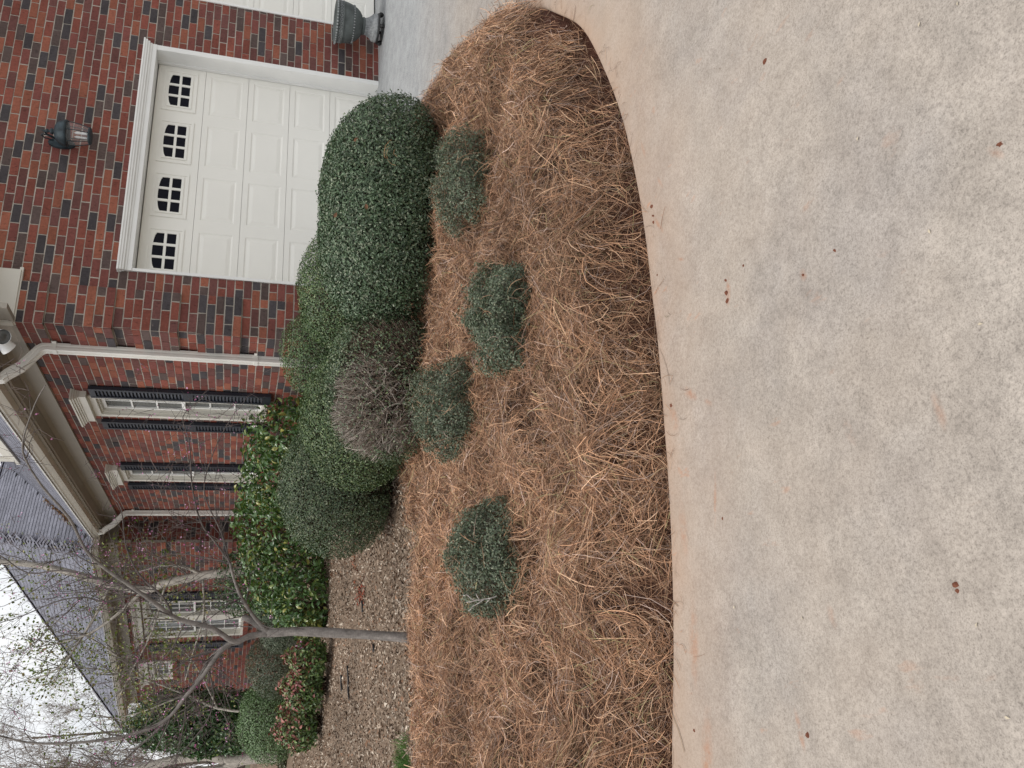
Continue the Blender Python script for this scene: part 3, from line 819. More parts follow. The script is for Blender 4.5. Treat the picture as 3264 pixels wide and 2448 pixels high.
# ------------------------------------------------------------------ garage doors
def garage_door(x0, x1):
    """opening x0..x1 (outer trim), door leaf 0.2 m behind the brick"""
    root = MB()
    fr = frA
    ji, jo = x0 + 0.032, x1 - 0.062
    D0 = -0.205                                        # face of the leaf (out)
    # casing: head with stepped cornice, jambs that return to the leaf
    t_ = MB()
    t_.fbox(fr, (x0 + 0.002, 2.385, -0.24), (x1 - 0.002, 2.43, 0.018)); t_.fbox(fr, (x0 + 0.001, 2.43, -0.24), (x1 - 0.001, 2.452, 0.028))
    t_.fbox(fr, (x0 - 0.006, 2.452, -0.24), (x1 + 0.006, 2.474, 0.048)); t_.fbox(fr, (x0 - 0.014, 2.474, -0.24), (x1 + 0.014, 2.496, 0.062)); t_.fbox(fr, (x0 - 0.02, 2.496, -0.24), (x1 + 0.02, 2.512, 0.072))
    trim = t_.build('door_casing', M['white'], house)
    for (a_, b_) in ((x0 + 0.002, ji), (jo, x1 - 0.002)):
        j_ = MB(); j_.fbox(fr, (a_, -0.02, -0.26), (b_, 2.385, 0.012))
        i_ = (b_ if a_ < 2 * x0 - a_ + 0.5 and a_ < (x0 + x1) / 2 else a_)
        sgn = 1 if a_ < (x0 + x1) / 2 else -1
        j_.fbox(fr, (min(i_, i_ + sgn * 0.012), -0.02, -0.2), (max(i_, i_ + sgn * 0.012), 2.384, -0.165))
        j_.build('jamb', M['white'], trim)
    door = MB()
    door.fbox(fr, (ji - 0.05, -0.03, -0.29), (jo + 0.05, 2.42, -0.26))
    door = door.build('garage_door', M['door'], house)
    wl, wr = ji - 0.03, jo + 0.03
    zs = [0.012, 0.53, 0.98, 1.43, 1.885, 2.375]
    cw = (jo - ji) / 4
    for r in range(5):
        za, zb = zs[r] + 0.0016, zs[r + 1] - 0.0016
        sec = MB()
        if r < 4:
            # flat section face with four raised panels
            ph = (zb - 0.055 - 0.335, zb - 0.055) if r else (zb - 0.055 - 0.36, zb - 0.055)
            cols_ = [(ji + cw * (c + 0.5) - 0.262, ji + cw * (c + 0.5) + 0.262) for c in range(4)]
            ss = [wl] + [q for c in cols_ for q in c] + [wr]
            zz = [za, ph[0], ph[1], zb]
            for i in range(len(ss) - 1):
                for j in range(3):
                    if j == 1 and i % 2 == 1:
                        continue
                    sec.add([fr(ss[i], zz[j], D0), fr(ss[i + 1], zz[j], D0), fr(ss[i + 1], zz[j + 1], D0), fr(ss[i], zz[j + 1], D0)], [(0, 1, 2, 3)])
            for (a_, b_) in ((wl, zb), (wl, za)):
                sec.add([fr(wl, b_, D0), fr(wr, b_, D0), fr(wr, b_, D0 - 0.045), fr(wl, b_, D0 - 0.045)], [(0, 1, 2, 3)])
            so = sec.build('door_section', M['door'], door)
            for (a_, b_) in cols_:
                p = MB()
                rings = [(0, 0.0), (0.012, -0.0065), (0.020, -0.007), (0.055, -0.0005)]
                vs = []
                for (ins, dep) in rings:
                    vs += [fr(a_ + ins, ph[0] + ins, D0 + dep), fr(b_ - ins, ph[0] + ins, D0 + dep), fr(b_ - ins, ph[1] - ins, D0 + dep), fr(a_ + ins, ph[1] - ins, D0 + dep)]
                fs = []
                for k in range(3):
                    for i in range(4):
                        fs.append((k * 4 + i, k * 4 + (i + 1) % 4, (k + 1) * 4 + (i + 1) % 4, (k + 1) * 4 + i))
                fs.append((12, 13, 14, 15))
                p.add(vs, fs).build('raised_panel', M['door'], door)
        else:
            sec.fbox(fr, (wl, za, D0 - 0.045), (wr, zb, D0))
            so = sec.build('door_section', M['door'], door)
            zc = 2.135
            for c in range(4):
                xm = ji + cw * (c + 0.5)
                w2, h2 = 0.268, 0.172
                fr_ = MB()
                for ring, (o_, q_, d_) in enumerate(((0.0, 0.022, 0.010), (0.022, 0.046, 0.004))):
                    A = (w2 - o_, h2 - o_); B = (w2 - q_, h2 - q_)
                    fr_.fbox(fr, (xm - A[0], zc - A[1], D0), (xm + A[0], zc - B[1], D0 + d_)); fr_.fbox(fr, (xm - A[0], zc + B[1], D0), (xm + A[0], zc + A[1], D0 + d_))
                    fr_.fbox(fr, (xm - A[0], zc - B[1], D0), (xm - B[0], zc + B[1], D0 + d_)); fr_.fbox(fr, (xm + B[0], zc - B[1], D0), (xm + A[0], zc + B[1], D0 + d_))
                fr_.build('window_frame', M['door'], door)
                # muntin insert: 3 x 2 panes, the upper row under a low arch
                iw, ih = w2 - 0.046, h2 - 0.046                # half sizes of the insert
                mun = MB(); dm = D0 + 0.013
                pw, gp = 0.118, 0.027
                lx = [xm - 1.5 * pw - gp, xm - 0.5 * pw, xm + 0.5 * pw + gp]
                zb0, zb1 = zc - ih + 0.026, zc - ih + 0.026 + 0.088
                zt0 = zb1 + 0.026
                x_lo, x_hi = lx[0], lx[2] + pw
                arch = lambda q: zt0 + 0.062 + 0.040 * math.sqrt(max(0.0, 1 - ((q - xm) / (1.5 * pw + gp + 0.004)) ** 2))
                mun.fbox(fr, (xm - iw, zc - ih, D0), (x_lo, zc + ih, dm)); mun.fbox(fr, (x_hi, zc - ih, D0), (xm + iw, zc + ih, dm))
                mun.fbox(fr, (x_lo, zc - ih, D0), (x_hi, zb0, dm)); mun.fbox(fr, (x_lo, zb1, D0), (x_hi, zt0, dm))
                for q in (lx[0] + pw, lx[1] + pw):
                    mun.fbox(fr, (q, zb0, D0), (q + gp, zb1, dm)); mun.fbox(fr, (q, zt0, D0), (q + gp, arch(q) , dm))
                nn = 14
                for i in range(nn):
                    qa, qb = x_lo + (x_hi - x_lo) * i / nn, x_lo + (x_hi - x_lo) * (i + 1) / nn
                    mun.add([fr(qa, arch(qa), dm), fr(qb, arch(qb), dm), fr(qb, zc + ih, dm), fr(qa, zc + ih, dm), fr(qa, arch(qa), D0), fr(qb, arch(qb), D0)], [(0, 1, 2, 3), (4, 5, 1, 0)])
                mun.build('muntin', M['door'], door)
                for q in lx:
                    MB().add([fr(q, zb0, D0 + 0.003), fr(q + pw, zb0, D0 + 0.003), fr(q + pw, zb1, D0 + 0.003), fr(q, zb1, D0 + 0.003)], [(0, 1, 2, 3)]).build('pane', M['dark_glass'], door)
                    top = [(q + pw * i / 5, arch(q + pw * i / 5)) for i in range(6)]
                    vs = [fr(q, zt0, D0 + 0.003), fr(q + pw, zt0, D0 + 0.003)] + [fr(a_, b_, D0 + 0.003) for a_, b_ in reversed(top)]
                    MB().add(vs, [tuple(range(len(vs)))]).build('pane', M['dark_glass'], door)
    MB().fbox(fr, (wl + 0.02, -0.012, D0 - 0.05), (wr - 0.02, 0.012, D0 - 0.004)).build('bottom_seal', M['black'], door)
garage_door(G1[0], G1[1])
garage_door(G2[0], G2[1])

# ------------------------------------------------------------------ windows, shutters
def slat_mesh(fr, w_):
    mb = MB(); h = 0.030
    a_, b_ = fr(0, 0, 0), None
    def P(s, z, o): return np.array(fr(s, z, o)) - np.array(fr(0, 0, 0))
    vs = [P(0, 0, 0.022), P(w_, 0, 0.022), P(w_, h, 0.006), P(0, h, 0.006), P(0, -0.006, 0.018), P(w_, -0.006, 0.018), P(w_, h - 0.006, 0.002), P(0, h - 0.006, 0.002)]
    mb.add(vs, [(0, 1, 2, 3), (7, 6, 5, 4), (0, 4, 5, 1), (1, 5, 6, 2), (2, 6, 7, 3), (3, 7, 4, 0)])
    me = bpy.data.meshes.new('slat'); me.from_pydata(mb.v, [], mb.f)
    me.materials.append(M['shutter'])
    return me
def shutter(fr, s0, s1, z0, z1):
    mb = MB(); r_ = 0.045
    T0, T1 = 0.012, 0.052
    zm = z0 + (z1 - z0) * 0.47
    mb.fbox(fr, (s0, z0, T0), (s0 + r_, z1, T1)); mb.fbox(fr, (s1 - r_, z0, T0), (s1, z1, T1))
    for (a_, b_) in ((z0, z0 + 0.09), (zm - 0.05, zm + 0.05), (z1 - 0.06, z1)):
        mb.fbox(fr, (s0 + r_, a_, T0), (s1 - r_, b_, T1 - 0.002))
    mb.fbox(fr, (s0 + r_, z0 + 0.05, T0 - 0.006), (s1 - r_, z1 - 0.03, T0 + 0.004))
    o = mb.build('shutter', M['shutter'], house)
    me = slat_mesh(fr, s1 - s0 - 2 * r_)
    for (a_, b_) in ((z0 + 0.09, zm - 0.05), (zm + 0.05, z1 - 0.06)):
        n_ = int((b_ - a_) / 0.037)
        for i in range(n_):
            sl = link('slat', me, None, o)
            sl.location = fr(s0 + r_, a_ + (b_ - a_) * (i + 0.12) / n_, T0 + 0.012)
def sash(fr, win, s0, s1, z0, z1, out, nx, nz, bar=0.045):
    mb = MB(); d_ = 0.03
    mb.fbox(fr, (s0, z0, out - d_), (s0 + bar, z1, out)); mb.fbox(fr, (s1 - bar, z0, out - d_), (s1, z1, out))
    mb.fbox(fr, (s0 + bar, z0, out - d_), (s1 - bar, z0 + bar, out)); mb.fbox(fr, (s0 + bar, z1 - bar, out - d_), (s1 - bar, z1, out))
    a_, b_, c_, e_ = s0 + bar, s1 - bar, z0 + bar, z1 - bar
    m_ = 0.018
    for i in range(1, nx):
        q = a_ + (b_ - a_) * i / nx
        mb.fbox(fr, (q - m_ / 2, c_, out - d_), (q + m_ / 2, e_, out - 0.007))
    for j in range(1, nz):
        q = c_ + (e_ - c_) * j / nz
        mb.fbox(fr, (a_, q - m_ / 2, out - d_), (b_, q + m_ / 2, out - 0.008))
    mb.build('sash', M['white'], win)
    for i in range(nx):
        for j in range(nz):
            p0, p1 = a_ + (b_ - a_) * i / nx, a_ + (b_ - a_) * (i + 1) / nx
            q0, q1 = c_ + (e_ - c_) * j / nz, c_ + (e_ - c_) * (j + 1) / nz
            MB().add([fr(p0, q0, out - 0.02), fr(p1, q0, out - 0.02), fr(p1, q1, out - 0.02), fr(p0, q1, out - 0.02)], [(0, 1, 2, 3)]).build('pane', M['pane'], win)
def head_mould(fr, win, s0, s1, z0, z1):
    mb = MB(); h = z1 - z0
    mb.fbox(fr, (s0 + 0.06, z0, -0.02), (s1 - 0.06, z0 + h * 0.5, 0.075))
    for k, (a_, b_, o_, e_) in enumerate(((0.5, 0.62, 0.085, 0.05), (0.62, 0.75, 0.10, 0.035), (0.75, 0.88, 0.118, 0.018), (0.88, 1.0, 0.132, 0.0))):
        mb.fbox(fr, (s0 + e_, z0 + h * a_, -0.02), (s1 - e_, z0 + h * b_, o_))
    mb.build('head_moulding', M['trim'], win)
def casing(fr, s0, s1, z0, z1, w_=0.07):
    mb = MB()
    mb.fbox(fr, (s0, z0, -0.16), (s0 + w_, z1, 0.02)); mb.fbox(fr, (s1 - w_, z0, -0.16), (s1, z1, 0.02))
    mb.fbox(fr, (s0 + w_, z1 - w_, -0.16), (s1 - w_, z1, 0.02)); mb.fbox(fr, (s0 + w_, z0, -0.16), (s1 - w_, z0 + 0.05, 0.02))
    mb.fbox(fr, (s0 + w_, z0 + 0.05, -0.16), (s0 + w_ + 0.014, z1 - w_, -0.015)); mb.fbox(fr, (s1 - w_ - 0.014, z0 + 0.05, -0.16), (s1 - w_, z1 - w_, -0.015))
    mb.fbox(fr, (s0 + w_ + 0.014, z1 - w_ - 0.018, -0.16), (s1 - w_ - 0.014, z1 - w_, -0.015))
    return mb.build('window', M['trim'], house)
def sill(fr, win, s0, s1, z):
    mb = MB(); q = s0
    while q < s1:
        c_ = brng.choice(_bp[:3]); e_ = min(q + 0.068, s1)
        mb.add(*brick_geo(fr, q + 0.003, e_ - 0.004, z - 0.10, z, 0.035), c_); q += 0.072
    o = mb.build('sill', M['brick'], win)
    MB().fbox(fr, (s0, z - 0.097, -0.02), (s1, z - 0.004, 0.028)).build('sill_mortar', M['mortar'], win)
for (s0, s1, z0, z1) in WB:
    w_ = casing(frB, s0, s1, z0, z1)
    zm = 1.975
    sash(frB, w_, s0 + 0.085, s1 - 0.085, z0 + 0.055, zm + 0.02, -0.09, 2, 3, 0.035)
    sash(frB, w_, s0 + 0.085, s1 - 0.085, zm - 0.02, z1 - 0.09, -0.055, 2, 3, 0.04)
    head_mould(frB, w_, s0 - 0.17, s1 + 0.10, 2.95, 3.10)
    sill(frB, w_, s0 - 0.03, s1 + 0.03, z0)
    shutter(frB, s0 - 0.31, s0 - 0.035, 1.0, 2.905)
    shutter(frB, s1 + 0.12, s1 + 0.395, 1.0, 2.905)
s0, s1, z0, z1 = WC[0]
w_ = casing(frC, s0, s1, z0, z1, 0.08)
MB().fbox(frC, (2.80, z0 + 0.05, -0.15), (3.0, z1 - 0.08, 0.012)).build('mullion', M['trim'], w_)
for (a_, b_) in ((2.235, 2.80), (3.0, 3.645)):
    sash(frC, w_, a_, b_, z0 + 0.055, 2.05, -0.09, 3, 3, 0.04)
    sash(frC, w_, a_, b_, 2.01, z1 - 0.10, -0.055, 3, 3, 0.04)
head_mould(frC, w_, 1.98, 3.93, 3.02, 3.18)
sill(frC, w_, s0 - 0.03, s1 + 0.03, z0)
shutter(frC, 1.80, 2.10, 1.03, 2.93)
shutter(frC, 3.98, 4.28, 1.03, 2.93)
s0, s1, z0, z1 = WC[1]
w_ = casing(frC, s0, s1, z0, z1, 0.10)
sash(frC, w_, s0 + 0.115, s1 - 0.115, z0 + 0.06, z1 - 0.14, -0.05, 3, 2, 0.035)
head_mould(frC, w_, 4.70, 5.98, 3.0, 3.17)
sill(frC, w_, s0 - 0.02, s1 + 0.02, z0)
# ------------------------------------------------------------------ eaves, gutters
def eave(fr, s0, s1, m0=0.0, m1=0.0, gut=True):
    """frieze, soffit, bead, fascia and gutter along a wall; m0/m1 = mitre (length change per unit out)"""
    def prism(prof, mat, name, parent):
        mb = MB(); k = len(prof)
        vs = [fr(s0 + m0 * o, z, o) for o, z in prof] + [fr(s1 + m1 * o, z, o) for o, z in prof]
        fs = [(i, (i + 1) % k, k + (i + 1) % k, k + i) for i in range(k)] + [tuple(range(k - 1, -1, -1)), tuple(range(k, 2 * k))]
        return mb.add(vs, fs).build(name, mat, parent)
    so = prism([(-0.03, 3.505), (0.29, 3.505), (0.29, 3.53), (-0.03, 3.53)], M['soffit'], 'soffit', house)
    prism([(-0.02, 3.29), (0.028, 3.29), (0.028, 3.33), (0.02, 3.335), (0.02, 3.46), (0.035, 3.48), (0.05, 3.502), (-0.02, 3.502)], M['soffit'], 'frieze', so)
    prism([(0.268, 3.49), (0.292, 3.485), (0.30, 3.50), (0.30, 3.62), (0.268, 3.62)], M['soffit'], 'fascia', so)
    prism([(0.238, 3.503), (0.24, 3.480), (0.252, 3.472), (0.264, 3.480), (0.266, 3.503)], M['soffit'], 'bead', so)
    if gut:
        prism([(0.302, 3.52), (0.385, 3.52), (0.40, 3.545), (0.415, 3.575), (0.43, 3.59), (0.43, 3.615), (0.422, 3.615), (0.418, 3.597), (0.40, 3.582), (0.378, 3.532), (0.31, 3.532), (0.31, 3.61), (0.302, 3.61)], M['trim'], 'gutter', house)
    prism([(0.302, 3.622), (0.445, 3.618), (0.448, 3.632), (0.302, 3.636)], M['white'], 'drip_edge', so)
eave(frB, -0.32, 8.47, 0.0, -0.0)
eave(frC, 0.0, 7.0, -1.0, 1.0)
eave(frD, 0.0, 0.40, -1.0, 0.0)
# return of the cornice round the corner onto the garage wall
mb = MB()
mb.fbox(frA, (-0.045, 3.30, -0.02), (0.50, 3.60, 0.045)); mb.fbox(frA, (-0.03, 3.285, -0.02), (0.53, 3.315, 0.03))
mb.fbox(frA, (-0.32, 3.60, -0.02), (0.62, 3.64, 0.32))
mb.build('cornice_return', M['trim'], house)
# downspouts
def spout(fr, s, ztop, zbot, straps, out_g=0.36, ds_g=0.0):
    mb = MB()
    w_, d_ = 0.052, 0.036
    path = [(s, zbot, 0.055), (s, ztop, 0.055)]
    nn = 7
    for i in range(1, nn + 1):
        t = i / nn
        path.append((s + ds_g * 0.15 * t, ztop + 0.10 * math.sin(t * PI / 3), 0.055 + 0.06 * (1 - math.cos(t * PI / 2.4))))
    zc, oc = path[-1][1], path[-1][2]
    path.append((s + ds_g * 0.6, zc + (3.42 - zc) * 0.55, oc + (out_g - oc) * 0.55))
    path += [(s + ds_g * 0.85, 3.42, out_g - 0.05), (s + ds_g * 0.97, 3.46, out_g - 0.012), (s + ds_g, 3.535, out_g)]
    P = [Vector(fr(*q)) for q in path]
    e = (Vector(fr(1, 0, 0)) - Vector(fr(0, 0, 0)))
    rings = []
    for i, p in enumerate(P):
        t = (P[min(i + 1, len(P) - 1)] - P[max(i - 1, 0)]).normalized()
        b_ = t.cross(e).normalized()
        # corrugated rectangular section
        sec = []
        for (u, v) in ((-1, -1), (-0.4, -1), (-0.35, -0.82), (-0.1, -0.82), (0, -1), (0.1, -0.82), (0.35, -0.82), (0.4, -1), (1, -1), (1, -0.3), (0.93, -0.2), (0.93, 0.2), (1, 0.3), (1, 1), (0.4, 1), (0.35, 0.82), (0.1, 0.82), (0, 1), (-0.1, 0.82), (-0.35, 0.82), (-0.4, 1), (-1, 1), (-1, 0.3), (-0.93, 0.2), (-0.93, -0.2), (-1, -0.3)):
            sec.append(tuple(p + e * (u * w_) + b_ * (v * d_)))
        rings.append(sec)
    k = len(rings[0])
    vs = [q for r_ in rings for q in r_]
    fs = []
    for i in range(len(rings) - 1):
        for j in range(k):
            fs.append((i * k + j, i * k + (j + 1) % k, (i + 1) * k + (j + 1) % k, (i + 1) * k + j))
    mb.add(vs, fs)
    o = mb.build('downspout', M['spout'], house)
    for z in straps:
        MB().fbox(fr, (s - w_ - 0.004, z - 0.02, 0.0), (s + w_ + 0.004, z + 0.02, 0.094)).fbox(fr, (s - w_ - 0.045, z - 0.02, 0.021), (s - w_, z + 0.02, 0.026)).build('strap', M['spout'], o)
spout(frB, 0.46, 3.10, 0.12, (3.04, 1.2), 0.36, 0.10)
spout(frB, 7.55, 3.08, 0.25, (3.0,), 0.36, 0.15)

# ------------------------------------------------------------------ roof
EPL = EAVE + 0.012
pC, pD, pB = 1.0, 0.72, 1.0
e0 = CV + nC * 0.44 - dC * 0.44
def zB(p): return EPL + pB * (p[..., 0] + 0.445)
def zBr(p): return EPL + pB * (7.95 - p[..., 0])
def zC(p): return EPL + pC * ((p - e0[:2]) @ (-nC[:2]))
def zD(p): return EPL + pD * ((p - e0[:2]) @ dC[:2])
WL = 7.0 + 0.88
def zE(p): return EPL + pD * (WL - (p - e0[:2]) @ dC[:2])
def z_wing(p): return np.minimum(np.minimum(zC(p), zD(p)), np.minimum(zE(p), EPL + 2.9 + 0 * p[..., 0]))
def z_main(p): return np.where((p[..., 1] < -0.34), -9, np.minimum(zB(p), zBr(p)))
roof_m = MB()
# deck: sample the two planes as separate polygons a little under the shingles
def deck(poly, zf, low=0.02):
    roof_m.add([(q[0], q[1], float(zf(np.array(q))) - low) for q in poly], [tuple(range(len(poly)))])
deck([(-0.445, -0.34), (3.75, -0.34), (3.75, 16), (-0.445, 16)], zB)
deck([(3.75, -0.34), (7.95, -0.34), (7.95, 16), (3.75, 16)], zBr)
q = lambda s, t: tuple((e0 + dC * s - nC * t)[:2])        # wing plan coordinates: s along the wall, t inwards
apx_t = (WL / 2) * pD / pC
deck([q(0, 0), q(WL, 0), q(WL / 2, apx_t)], zC)
deck([q(0, 0), q(WL / 2, apx_t), q(WL / 2, 9), q(0, 9)], zD)
deck([q(WL, 0), q(WL / 2, apx_t), q(WL / 2, 9), q(WL, 9)], zE)
roof = roof_m.build('roof', M['roof_deck'], house)
SH = []
def shingles(O, e, g, p, width, run, zf, active):
    """rows of slabs on a plane; e along the eave, g inwards (plan), p pitch"""
    ex = 0.145
    L_ = math.sqrt(1 + p * p)
    rows = int(run * L_ / ex)
    for r in range(rows):
        t0, t1 = r * ex / L_, (r + 1.35) * ex / L_
        off = random.uniform(0, 0.3)
        s = -off
        while s < width:
            w_ = random.uniform(0.16, 0.34)
            a_, b_ = max(s, 0), min(s + w_, width)
            s += w_
            if b_ - a_ < 0.05: continue
            c_ = O + e * ((a_ + b_) / 2) + g * ((t0 + t1) / 2)
            if not active(c_): continue
            lift = random.choice((0.004, 0.007))
            def P(ss, tt, up):
                h = O + e * ss + g * tt
                return (h[0], h[1], EPL + p * tt + up)
            g_ = 0.003
            vs = [P(a_ + g_, t0, lift), P(b_ - g_, t0, lift), P(b_ - g_, t1, -0.012), P(a_ + g_, t1, -0.012), P(a_ + g_, t0, -0.008), P(b_ - g_, t0, -0.008)]
            fs = [(0, 1, 2, 3), (4, 5, 1, 0), (0, 3, 4), (1, 5, 2)]
            f_ = random.uniform(0.85, 1.13)
            col = (0.20 * f_, 0.203 * f_, 0.24 * f_)
            cp = (c_[0], c_[1], EPL + p * (t0 + t1) / 2)
            dx, dy = to_px(cp)
            vis = -15 < dx < 2230 and -15 < dy < 1680
            SH.append([(b_ - a_) / depth_of(cp) if vis else 0, vs, fs, col])
X1 = np.array([1.0, 0, 0]); Y1 = np.array([0, 1.0, 0])
near_ = lambda a_, b_: a_ >= b_ - 0.03
shingles(np.array([-0.445, -0.34, 0]), Y1, X1, pB, 14.0, 4.2, zB, lambda c_: zB(c_[:2]) >= z_wing(c_[:2]) - 0.03)
shingles(e0, -nC, dC, pD, 9.0, WL / 2, zD, lambda c_: zD(c_[:2]) <= zC(c_[:2]) + 0.03 and zD(c_[:2]) >= z_main(c_[:2]) - 0.03)
shingles(e0, dC, -nC, pC, WL, apx_t, zC, lambda c_: zC(c_[:2]) <= zD(c_[:2]) + 0.02 and zC(c_[:2]) <= zE(c_[:2]) + 0.02)
SH.sort(key=lambda s_: -s_[0])
for (sz, vs, fs, col) in SH[:300]:
    MB().add(vs, fs, col).build('shingle', M['shingle'], roof)
mb = MB()
for (sz, vs, fs, col) in SH[300:]:
    mb.add(vs, fs, col)
o = mb.build('shingle_field', M['shingle'], roof); o['kind'] = 'stuff'
# hip caps
apex = e0 + dC * (WL / 2) - nC * apx_t
def cap_line(a_, b_, n_):
    mb = MB()
    for i in range(n_):
        p = a_ + (b_ - a_) * (i / n_); r_ = a_ + (b_ - a_) * ((i + 1.25) / n_)
        d_ = (b_ - a_); sd_ = np.array([d_[1], -d_[0], 0]); sd_ /= np.linalg.norm(sd_)
        f_ = random.uniform(0.85, 1.15); col = (0.175 * f_, 0.17 * f_, 0.20 * f_)
        up = np.array([0, 0, 0.03]); dn = np.array([0, 0, -0.055]); lo = np.array([0, 0, 0.0])
        mb.add([p + up, p + sd_ * 0.13 + dn, r_ + sd_ * 0.13 + dn - [0, 0, .012], r_ + lo, p - sd_ * 0.13 + dn, r_ - sd_ * 0.13 + dn - [0, 0, .012]], [(0, 1, 2, 3), (4, 0, 3, 5)], col)
    mb.build('hip_cap', M['shingle'], roof)
P3 = lambda p, zf: np.array([p[0], p[1], float(zf(p[:2]))])
cap_line(P3(e0, zD), P3(apex, zD), 34)
eF = e0 + dC * WL
cap_line(P3(eF, zE), P3(apex, zE), 34)
cap_line(P3(apex, zD), P3(apex - nC * 4.5, lambda p: zD(apex[:2])), 24)
# dead leaves lying in the valley
vst = e0 - nC * ((-0.445 - e0[0]) / (-nC[0]))
vd = np.array([1.0, (1 + pD * 0.358) / (pD * 0.934), 0]); vd /= np.linalg.norm(vd)
mb = MB()
for i in range(220):
    t = random.uniform(0.7, 2.6); p = vst + vd * t + np.array([random.gauss(0, .03), random.gauss(0, .05), 0])
    z = max(float(zB(p[:2])), float(zD(p[:2]))) + 0.02
    a_ = random.uniform(0, 6.3); r_ = random.uniform(0.015, 0.03)
    mb.add([(p[0] + r_ * math.cos(a_ + k * PI / 2), p[1] + r_ * math.sin(a_ + k * PI / 2), z + random.uniform(0, .02)) for k in range(4)], [(0, 1, 2, 3)], random.choice([(0.42, 0.26, 0.13), (0.5, 0.36, 0.2), (0.3, 0.18, 0.1)]))
tag(mb.build('leaf_litter', M['litter']), 'strip of dead tan leaves caught in the roof valley', 'leaves', kind='stuff')
# dormer on the main slope: front face towards -X
dx0, dy0, dy1 = 0.42, 3.3, 6.05
dzb = float(zB(np.array([dx0, 0])))
frDm = frame((dx0, 0, 0), (0, 1, 0), (-1, 0, 0))
mb = MB()
mb.add([frDm(dy0, dzb - 0.1), frDm(dy1, dzb - 0.1), frDm(dy1, dzb + 1.7), frDm(dy0, dzb + 1.7), (dx0 + 1.8, dy0, dzb - .1), (dx0 + 1.8, dy1, dzb - .1), (dx0 + 1.8, dy1, dzb + 1.7), (dx0 + 1.8, dy0, dzb + 1.7)],
       [(0, 1, 2, 3), (0, 3, 7, 4), (1, 5, 6, 2), (3, 2, 6, 7)])
dm = mb.build('dormer', M['white'], house)
mb = MB()
mb.fbox(frDm, (dy0 - 0.04, dzb - 0.02, 0.0), (dy1 + 0.04, dzb + 0.03, 0.07)); mb.fbox(frDm, (dy1 - 0.14, dzb + 0.03, 0.0), (dy1 + 0.02, dzb + 1.7, 0.03)); mb.fbox(frDm, (dy0 - 0.02, dzb + 0.03, 0.0), (dy0 + 0.14, dzb + 1.7, 0.03))
mb.fbox(frDm, (dy0 + 0.14, dzb + 0.03, 0.0), (dy1 - 0.14, dzb + 0.16, 0.02))
mb.build('dormer_trim', M['trim'], dm)
for i in range(6):
    MB().fbox(frDm, (dy0 + 0.3 + i * 0.36, dzb + 0.24, 0.0), (dy0 + 0.3 + i * 0.36 + 0.31, dzb + 1.2, 0.012)).build('pane', M['pane'], dm)
mb = MB()
mb.add([(dx0 - 0.12, dy0 - .12, dzb + 1.7), (dx0 - 0.12, dy1 + .12, dzb + 1.7), (dx0 + 2.4, (dy0 + dy1) / 2, dzb + 2.6), (dx0 - 0.12, (dy0 + dy1) / 2, dzb + 2.6), (dx0 + 2.4, dy0 - .12, dzb + 1.7), (dx0 + 2.4, dy1 + .12, dzb + 1.7)], [(0, 1, 3), (0, 3, 2, 4), (1, 5, 2, 3)])
mb.build('dormer_roof', M['roof_deck'], dm)

# ------------------------------------------------------------------ flood light under the eave
FX, FY = -0.17, -0.10
fl = empty('flood_light', (FX, FY, 3.5))
tag(fl, 'white twin flood light under the eave above the downspout', 'flood light')
MB().lathe([(0.0, 3.504), (0.06, 3.504), (0.06, 3.48), (0.035, 3.44), (0.02, 3.42), (0.0, 3.42)], (FX, FY, 0), 20).build('base', M['white'], fl, True)
for (dx_, dy_, dz2) in ((-0.45, -0.62, -0.60), (-0.50, 0.70, -0.62)):
    d_ = Vector((dx_, dy_, dz2)).normalized(); o_ = Vector((FX, FY, 3.43))
    MB().tube([o_, o_ + d_ * 0.06, o_ + d_ * 0.07], [0.024, 0.024, 0.034], 12).build('socket', M['white'], fl, True)
    MB().tube([o_ + d_ * 0.06, o_ + d_ * 0.10, o_ + d_ * 0.18, o_ + d_ * 0.205], [0.030, 0.036, 0.064, 0.067], 20, cap=False).build('bulb', M['bulb'], fl, True)
    MB().tube([o_ + d_ * 0.196, o_ + d_ * 0.199], [0.065, 0.065], 20).build('lens', M['pane'], fl, True)

# ------------------------------------------------------------------ wall lantern
LX, LY = 1.96, -0.17
lt = empty('wall_lantern', (LX, 0, 2.9))
tag(lt, 'dark verdigris wall lantern with clear glass on the brick above the garage door', 'lantern')
mb = MB(); nn = 20
vs = []
for o_ in (0.002, 0.03):
    for i in range(nn):
        a = 2 * PI * i / nn
        vs.append(frA(LX - 0.02 + 0.055 * math.cos(a), 3.14 + 0.12 * math.sin(a), o_))
mb.add(vs, [tuple(range(nn, 2 * nn))] + [(i, (i + 1) % nn, nn + (i + 1) % nn, nn + i) for i in range(nn)]).build('back_plate', M['copper'], lt)
arm = [(LX - 0.01, -0.03, 3.14), (LX, -0.07, 3.2), (LX, -0.11, 3.26), (LX, -0.155, 3.27), (LX, LY, 3.235)]
MB().tube(arm, 0.011, 8).build('arm', M['copper'], lt, True)
MB().tube([(LX, -0.03, 3.21), (LX, -0.05, 3.285), (LX, -0.09, 3.31), (LX, -0.115, 3.29), (LX, -0.10, 3.275)], 0.006, 6).build('scroll', M['copper'], lt, True)
MB().lathe([(0.0, 0.445), (0.004, 0.44), (0.006, 0.40), (0.018, 0.395), (0.02, 0.375), (0.008, 0.365), (0.028, 0.35), (0.03, 0.335), (0.015, 0.325), (0.05, 0.318), (0.09, 0.30), (0.115, 0.265), (0.125, 0.235), (0.130, 0.222), (0.128, 0.205), (0.112, 0.20), (0.10, 0.21)], (LX, LY, 2.862), 26).build('cap', M['copper'], lt, True)
